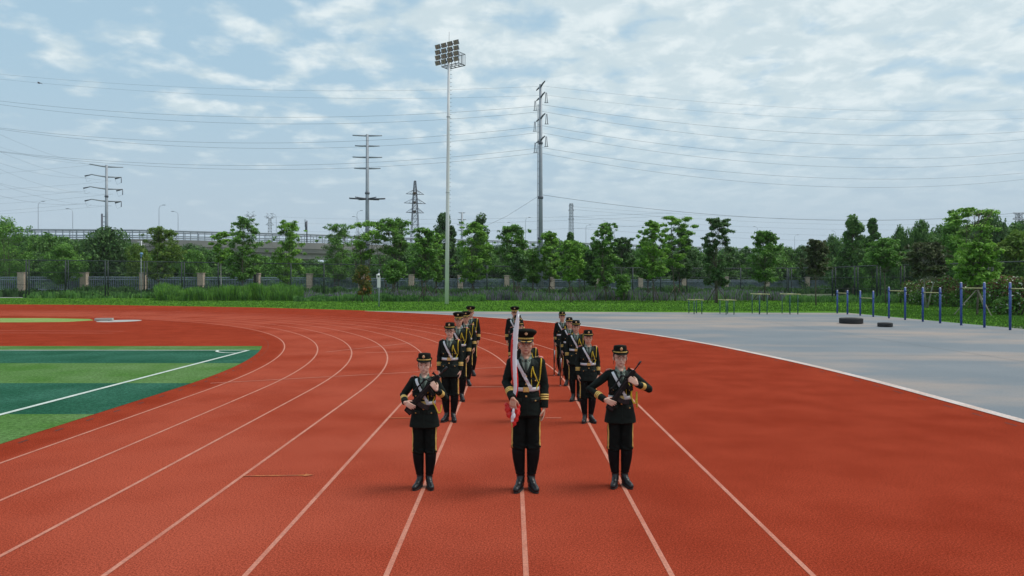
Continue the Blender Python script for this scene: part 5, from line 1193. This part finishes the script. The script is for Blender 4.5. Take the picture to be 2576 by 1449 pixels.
def cap_meshes(male):
    if ('cap', male) in CACHE: return CACHE[('cap', male)]
    R = {}; n = 32
    def ring(rx, ry, z, cy=0., tilt=0.):
        return [(rx*cos(2*pi*k/n), cy+ry*sin(2*pi*k/n), z-tilt*ry*sin(2*pi*k/n)) for k in range(n)]
    mb = MB()
    if male:
        mb.loft([ring(.076, .090, 1.700), ring(.084, .101, 1.688), ring(.084, .101, 1.722, 0, .05), ring(.101, .114, 1.737, -.002, .09), ring(.118, .132, 1.757, -.004, .12), ring(.123, .136, 1.770, -.004, .14), ring(.119, .131, 1.783, -.004, .15), ring(.102, .113, 1.796, -.004, .14), ring(.07, .08, 1.808, -.004, .12), ring(.02, .02, 1.811, -.004, .1)])
        R['cap'] = mb.mesh('peaked_cap', [MT['capcloth']])
        v = MB(); rows = []
        for i in range(19):
            a = pi*(1.14+.72*i/18); e_ = sin(pi*i/18)**.6
            rows.append([Vector((.083*cos(a), .101*sin(a), 1.694)), Vector((.086*cos(a), .103*sin(a)-.03*e_, 1.682-.004*e_)), Vector((.088*cos(a), .103*sin(a)-.053*e_, 1.668-.006*e_)), Vector((.086*cos(a), .101*sin(a)-.052*e_, 1.664-.006*e_)), Vector((.082*cos(a), .099*sin(a), 1.688))])
        v.loft(rows); R['visor'] = v.mesh('visor', [MT['boot']])
        g = MB()
        for z, r_ in ((1.700, .0045), (1.709, .0045)):
            g.tube([(.0865*cos(a), .1045*sin(a), z) for a in [pi*(1.02+.96*i/20) for i in range(21)]], r_, 6)
        R['cap_band'] = g.mesh('cap_band', [MT['gold']])
        g = MB()
        for s in (-1, 1): g.tube([(s*.008, -.140, 1.674), (s*.025, -.138, 1.673), (s*.045, -.127, 1.674), (s*.062, -.108, 1.679)], [.005, .007, .006, .003], 7)
        R['visor_braid'] = g.mesh('visor_braid', [MT['gold']]); bz, by_ = 1.764, -.133
    else:
        mb.loft([ring(.074, .090, 1.700), ring(.083, .101, 1.690), ring(.085, .103, 1.70), ring(.086, .104, 1.725), ring(.084, .102, 1.770, 0, .05), ring(.081, .098, 1.788, 0, .07), ring(.070, .085, 1.797, 0, .07), ring(.03, .03, 1.802, 0, .05)])
        R['cap'] = mb.mesh('brimmed_cap', [MT['capcloth']])
        v = MB(); a_ = []
        prof_ = [(.0, 0), (.4, .1), (.8, .5), (1.0, 1.0), (.95, 1.0), (.7, .45), (.3, .02), (0, -.08)]
        for k in range(n+1):
            a = 2*pi*k/n; c, s_ = cos(a), sin(a); fr = max(0, -s_); sd = abs(c); w_ = .020+.016*fr; up_ = .030*sd**1.5*(1-fr*.75)+.022*max(0, s_)-.018*fr
            a_.append([Vector(((.084+w_*u_)*c, (.102+w_*u_*(1.0+.15*fr))*s_, 1.697+up_*w2)) for u_, w2 in prof_])
        v.loft(a_); R['visor'] = v.mesh('brim', [MT['capcloth']])
        g = MB()
        for z in (1.712, 1.720): g.tube([(.0885*cos(a), .1065*sin(a), z) for a in [pi*(1.04+.92*i/20) for i in range(21)]], .0026, 6)
        for i in range(18): a = pi*(1.06+.88*i/17); g.ell((.0885*cos(a), .1065*sin(a), 1.716), (.004, .003, .004), nu=6, nv=5)
        R['cap_band'] = g.mesh('cap_band', [MT['gold']]); bz, by_ = 1.757, -.109
    b = MB(); Rt = Matrix.Rotation(-.25 if male else .05, 3, 'X'); b.ell((0, by_, bz), (.0175, .005, .020), Rt, 14, 9, 0); b.ell((0, by_, bz+.016), (.008, .005, .008), Rt, 8, 6, 0); b.ell((0, by_-.004, bz-.001), (.0085, .003, .0095), Rt, 12, 7, 1); b.ell((0, by_-.007, bz), (.005, .003, .006), Rt, 8, 6, 0)
    R['badge'] = b.mesh('badge', [MT['badge'], MT['badge_red']]); CACHE[('cap', male)] = R; return R
def glasses(thick):
    k = ('gl', thick)
    if k in CACHE: return CACHE[k]
    g = MB(); r = .0026 if thick else .0013
    for s in (-1, 1):
        c = Vector((s*.032, -.112, 1.641)); g.tube([c+Vector((.024*cos(a), .004*abs(cos(a)), .019*sin(a))) for a in [2*pi*i/20 for i in range(21)]], r, 5); g.tube([(s*.056, -.108, 1.646), (s*.080, -.06, 1.648), (s*.082, .0, 1.642)], r, 5)
    g.tube([(-.009, -.112, 1.644), (0, -.115, 1.647), (.009, -.112, 1.644)], r, 5); CACHE[k] = g.mesh('glasses', [MT['frame' if thick else 'frame_thin']]); return CACHE[k]
SOLD = []
def person(px, py, sc, male, pose, label, gl=None, rz=0.0, group='uniformed people standing in formation'):
    X, Y = G(px, py); Y += .12; X = (px-CX)/F*Y*1.0; k = person_meshes(pose, male); c = cap_meshes(male)
    b = link('person', k['body'], None, (X, Y, 0)); b.scale = (sc,)*3; b.rotation_euler = (0, 0, rz); tag(b, label, 'person', group)
    j = link('jacket', k['jacket'], b)
    for nm, key in (('pocket_flaps', 'pocket_flap'), ('buttons', 'button'), ('lapels', 'lapel'), ('epaulette', 'epaulette_right'), ('epaulette', 'epaulette_left'), ('sleeve_stripes', 'stripes_right'), ('sleeve_stripes', 'stripes_left'), ('shoulder_cord', 'aiguillette')): link(nm, k[key], j)
    s = link('shirt', k['shirt'], b); link('tie', k['tie'], b)
    bl = link('belt', k['belt'], b); link('buckle', k['buckle'], bl)
    cs = link('cross_strap', k['cross_strap'], b); link('strap_slide', k['strap_buckle'], cs)
    t = link('trousers', k['trousers'], b); [link('side_stripe', k['trouser_stripe%d' % q], t) for q in (-1, 1)]
    for q in (-1, 1): bo = link('boot', k['boot%d' % q], b); link('sole', k['sole%d' % q], bo)
    link('hair', k['hair'], b); cp = link('cap', c['cap'], b)
    link('visor' if male else 'brim', c['visor'], cp); link('cap_band', c['cap_band'], cp); link('badge', c['badge'], cp)
    if male: link('visor_braid', c['visor_braid'], cp)
    if gl: link('glasses', glasses(gl == 'thick'), b)
    n_ = len(SOLD); tones = ('skin', 'skin_warm', 'skin_tan') if male else ('skin_pale', 'skin_warm', 'skin')
    if n_ > 2: b.material_slots[0].link = 'OBJECT'; b.material_slots[0].material = MT[tones[n_ % 3]]; b.rotation_euler.z = (.05, -.04, .02, -.06, .03)[n_ % 5]
    SOLD.append(b); return b
pl1 = person(1068, 1232, .908, False, 'rifle_a', 'young woman in dark uniform at front left holding a black rifle diagonally across her chest')
pc1 = person(1323, 1237, 1.069, True, 'flag', 'man in peaked cap at front centre carrying the furled flag', 'thin')
pr1 = person(1560, 1228, .958, False, 'rifle_b', 'woman with glasses at front right, elbows out, holding a black rifle', 'thin')
person(1132, 1062, .985, False, 'attention', 'woman with black framed glasses standing right behind the left rifle bearer', 'thick')
person(1328, 1062, .885, False, 'attention', 'woman standing directly behind the flag bearer, mostly hidden by him')
person(1479, 1065, .913, False, 'attention', 'woman at attention behind the right rifle bearer, second in the right file')
person(1154, 1010, 1.03, True, 'attention', 'man in peaked cap, third in the left file behind the woman with black glasses')
person(1306, 1010, .945, False, 'attention', 'woman in the middle of the centre file, face behind the furled flag')
person(1449, 1010, .942, False, 'attention', 'woman with brimmed cap, third in the right file')
person(1172, 971, .99, True, 'attention', 'man in peaked cap, fourth in the left file, peering past the man in front')
person(1302, 971, .945, False, 'attention', 'person with brimmed cap in front of the rearmost centre man')
r4 = person(1432, 971, .915, False, 'attention', 'woman fourth in the right file with a wooden rifle at her side')
person(1184, 946, 1.025, True, 'attention', 'man in peaked cap, rearmost of the left file')
person(1295, 946, 1.02, True, 'attention', 'man with glasses and peaked cap, rearmost of the centre file', 'thin')
r5 = person(1414, 945, .95, False, 'attention', 'woman rearmost of the right file with a wooden rifle at her side')

# bullpup rifle, local x = muzzle direction, z = up (sight side)
def prism(mb, pts, w_, mi=0, bev=.004):
    n = len(pts); cx_ = sum(p[0] for p in pts)/n; cz_ = sum(p[1] for p in pts)/n
    def sh(k): return [(cx_+(x-cx_)*k, cz_+(z-cz_)*k) for x, z in pts]
    rings = [[(x, y, z) for x, z in sh(k)] for y, k in ((-w_/2, .93), (-w_/2+bev, 1), (w_/2-bev, 1), (w_/2, .93))]; mb.loft(rings, mi)
def rifle(host, sc, butt, muz, y, label):
    bx, bz = butt; mx_, mz = muz; ln = sqrt((mx_-bx)**2+(mz-bz)**2)*sc; k = ln/.745
    o = host.matrix_basis @ Vector((bx, y, bz)); ang = atan2(mz-bz, mx_-bx)
    e = empty('rifle', o, label, 'rifle', 'black rifles'); e.rotation_euler = (0, -ang, 0); e.scale = (k,)*3
    b = MB(); prism(b, [(0, -.062), (0, .030), (.05, .042), (.47, .042), (.50, .030), (.50, -.005), (.36, -.028), (.30, -.030), (.14, -.033), (.07, -.066)], .040); prism(b, [(.05, .036), (.16, .036), (.16, .052), (.06, .052)], .03); b.obj('stock', MT['gun'], e, False)
    b = MB(); b.box((.25, -.023, .022), (.36, .006, .012)); b.box((.28, -.0245, -.005), (.05, .004, .02)); b.box((.03, -.0245, -.02), (.03, .004, .07)); b.obj('receiver_groove', MT['gunmetal'], e, False)
    b = MB(); b.tube([(.20, 0, .035), (.215, 0, .088), (.26, 0, .104), (.43, 0, .104), (.46, 0, .090), (.475, 0, .035)], .0105, 8, flat=1.2); b.box((.24, 0, .112), (.03, .02, .016)); b.box((.44, 0, .110), (.04, .016, .014)); b.obj('carry_handle', MT['gun'], e)
    b = MB(); prism(b, [(.47, -.018), (.47, .048), (.58, .044), (.60, .03), (.60, -.008), (.58, -.018)], .048); b.obj('handguard', MT['gun'], e, False)
    b = MB(); b.tube([(.59, 0, .015), (.745, 0, .015)], .0085, 10); b.tube([(.685, 0, .015), (.745, 0, .015)], .0125, 10); b.obj('barrel', MT['gunmetal'], e)
    b = MB(); b.box((.575, 0, .062), (.022, .016, .05)); b.box((.575, 0, .088), (.034, .020, .014)); b.obj('front_sight', MT['gun'], e, False)
    b = MB(); prism(b, [(.375, -.022), (.415, -.020), (.395, -.115), (.355, -.110)], .030); b.obj('pistol_grip', MT['gun'], e, False)
    b = MB(); pts = []
    up_ = [(.155, -.030), (.155, -.07), (.165, -.115), (.185, -.155), (.205, -.180)]; dn = [(.262, -.152), (.240, -.130), (.224, -.100), (.216, -.065), (.215, -.030)]
    for s in (0,): prism(b, up_+dn, .028)
    for i in range(3): b.box((.185+.008*i, -.0155, -.06-.035*i), (.05, .003, .006), Matrix.Rotation(-.3*i, 3, 'Y'))
    b.obj('magazine', MT['gunmetal'], e, False); return e
rifle(pl1, .908, (-.222, 1.040), (.330, 1.620), -.178, 'black bullpup style rifle held by the left front woman')
rifle(pr1, .958, (-.185, 1.010), (.247, 1.605), -.178, 'black bullpup style rifle held by the right front woman, tilted steeper')
def long_rifle(host, label):
    o = host.matrix_basis @ Vector((-.235, -.13, 0)); e = empty('wooden_rifle', o, label, 'rifle', 'wooden rifles grounded at the side')
    b = MB(); b.box((0, .0, .015), (.035, .13, .03)); b.obj('butt_plate', MT['silver'], e, False)
    b = MB(); b.loft([se(.019, .062, .03, 14), se(.019, .056, .16, 14), se(.017, .032, .30, 14, .01), se(.020, .030, .36, 14), se(.019, .026, .62, 14), se(.014, .016, .76, 14)]); b.obj('stock', MT['wood'], e)
    b = MB(); b.tube([(0, -.012, .40), (0, -.012, 1.05)], .009, 8); b.box((0, -.03, .45), (.022, .03, .20)); b.tube([(0, -.012, .98), (0, -.03, 1.01)], .006, 6); b.obj('barrel', MT['gunmetal'], e)
    b = MB(); b.tube([(.012, -.03, .46), (.012, -.032, .66)], .011, 8); b.box((0, .02, .68), (.04, .05, .02)); b.obj('steel_fitting', MT['silver'], e)
    b = MB(); b.tube([(.02, -.04, .16), (.05, -.09, .24), (.055, -.09, .34), (.02, -.035, .44)], .008, 6); b.obj('sling', MT['wood'], e); return e
long_rifle(r4, 'wooden rifle grounded beside the fourth woman of the right file'); long_rifle(r5, 'wooden rifle grounded beside the rearmost woman of the right file')

# furled flag
dF = 8.345
def FP(px, py, dd=0): return U(px, py, dF+dd)
base_ = FP(1289, 1072); e = empty('furled_flag', base_, 'furled red and white flag on a pole held upright by the front man', 'flag')
def rel(p): return p-base_
b = MB(); b.tube([rel(FP(1304, 790)), rel(FP(1298, 880)), rel(FP(1293, 1000)), rel(FP(1289, 1060))], .013, 10); b.obj('pole', MT['belt'], e)
prof_ = [(1303.5, 782, 1.2), (1303, 786, 3), (1302.5, 800, 4.6), (1300, 820, 6.5), (1297, 840, 8), (1294.5, 856, 9.2), (1293, 878, 9), (1292.5, 900, 9), (1293.5, 925, 9.2), (1295.5, 950, 9.2), (1297.3, 970, 7.6), (1297, 985, 6.0), (1294.5, 1000, 5.0), (1291, 1015, 5.5), (1289, 1026, 5)]
NF = 40; rings = []; ys = []
for py in range(782, 1027, 4):
    cxp = float(np.interp(py, [q[1] for q in prof_], [q[0] for q in prof_])); hw = float(np.interp(py, [q[1] for q in prof_], [q[2] for q in prof_]))
    c = rel(FP(cxp, py)); r = hw*.86/F*dF; ring = []
    for k in range(NF):
        a = 2*pi*k/NF; q = 1+.10*sin(3*a+py*.02)+.05*sin(7*a+py*.03)+.03*sin(13*a-py*.05); ring.append(c+Vector((r*cos(a)*q, r*.75*sin(a)*q, 0)))
    rings.append(ring); ys.append(py)
def is_red(i, j):
    a = (j+.5)/NF*2*pi; y = ys[i]; c = cos(a)
    wl_ = float(np.interp(y, [832, 850, 880, 930, 955, 985], [0, .35, .62, .55, .35, 0])); wr_ = float(np.interp(y, [915, 935, 960, 1000], [0, .25, .45, .5]))
    return c < -1+wl_ or c > 1-wr_ or (sin(a) > .3 and y > 840)
def cloth(sel, nm, m):
    key = {}; V = []; Fc = []
    for i in range(len(rings)-1):
        for j in range(NF):
            if not sel(i, j): continue
            k = (j+1) % NF; f = []
            for q in ((i, j), (i, k), (i+1, k), (i+1, j)):
                if q not in key: key[q] = len(V); V.append(rings[q[0]][q[1]])
                f.append(key[q])
            Fc.append(tuple(f))
    mm = MB(); mm.add(V, Fc); return mm.obj(nm, m, e)
cloth(lambda i, j: not is_red(i, j), 'white_cloth', MT['flag_white']); cloth(is_red, 'red_cloth', MT['flag_red'])
# gathered red cloth hanging below the hand
def crumple(cs, seed, amp, nm, m):
    q = MB(); rg = random.Random(seed)
    for c, r in cs: q.ell(c, r, Matrix.Rotation(rg.uniform(-.6, .6), 3, 'Y'), 16, 12)
    v_ = voxel(q, .006, 1)
    for v in v_.vertices:
        p = v.co; nv_ = noise_.noise_vector(Vector((p.x*42, p.y*42, p.z*20))+Vector((seed, 0, 0))); v.co += nv_*amp*2.2; v.co += Vector((p.x, p.y, 0)).normalized()*amp*(1-abs(noise_.noise(Vector((p.x*60, p.y*60, p.z*16))))*5)
    return link(nm, finish(v_, [m]), e)
W = lambda px, py, dy=0: rel(FP(px, py))+Vector((0, dy, 0))
crumple([(W(1279, 1029, .03), (.040, .03, .052)), (W(1275, 1020, .04), (.030, .03, .022)), (W(1282, 1044, .025), (.042, .03, .040)), (W(1303, 1022, .03), (.026, .03, .036)), (W(1300, 1032, .02), (.034, .03, .040)), (W(1303, 1042, .01), (.024, .03, .050)), (W(1297, 1054, .01), (.034, .03, .045)), (W(1294, 1064, .0), (.024, .02, .036)), (W(1291, 1072, 0), (.012, .012, .025))], 2, .0030, 'red_bunch', MT['flag_red'])
crumple([(W(1291, 1034, -.028), (.017, .02, .045)), (W(1291, 1046, -.028), (.024, .02, .045)), (W(1289, 1056, -.022), (.018, .016, .03))], 5, .0025, 'white_bunch', MT['flag_white'])

# ------------------------------------------------------------------ thin haze in the air
mb = MB(); mb.box((0, 230, 24), (1500, 640, 51)); 
hm_ = bpy.data.materials.new('haze'); hm_.use_nodes = True; n = hm_.node_tree.nodes; n.remove(n['Principled BSDF'])
pv = n.new('ShaderNodeVolumePrincipled'); pv.inputs['Color'].default_value = (.95, .97, 1, 1); pv.inputs['Density'].default_value = 0.0001; pv.inputs['Anisotropy'].default_value = 0.2
hm_.node_tree.links.new(pv.outputs[0], n['Material Output'].inputs['Volume'])
tag(mb.obj('haze', hm_, None, False), 'thin pale haze hanging in the air', 'haze', kind='stuff')
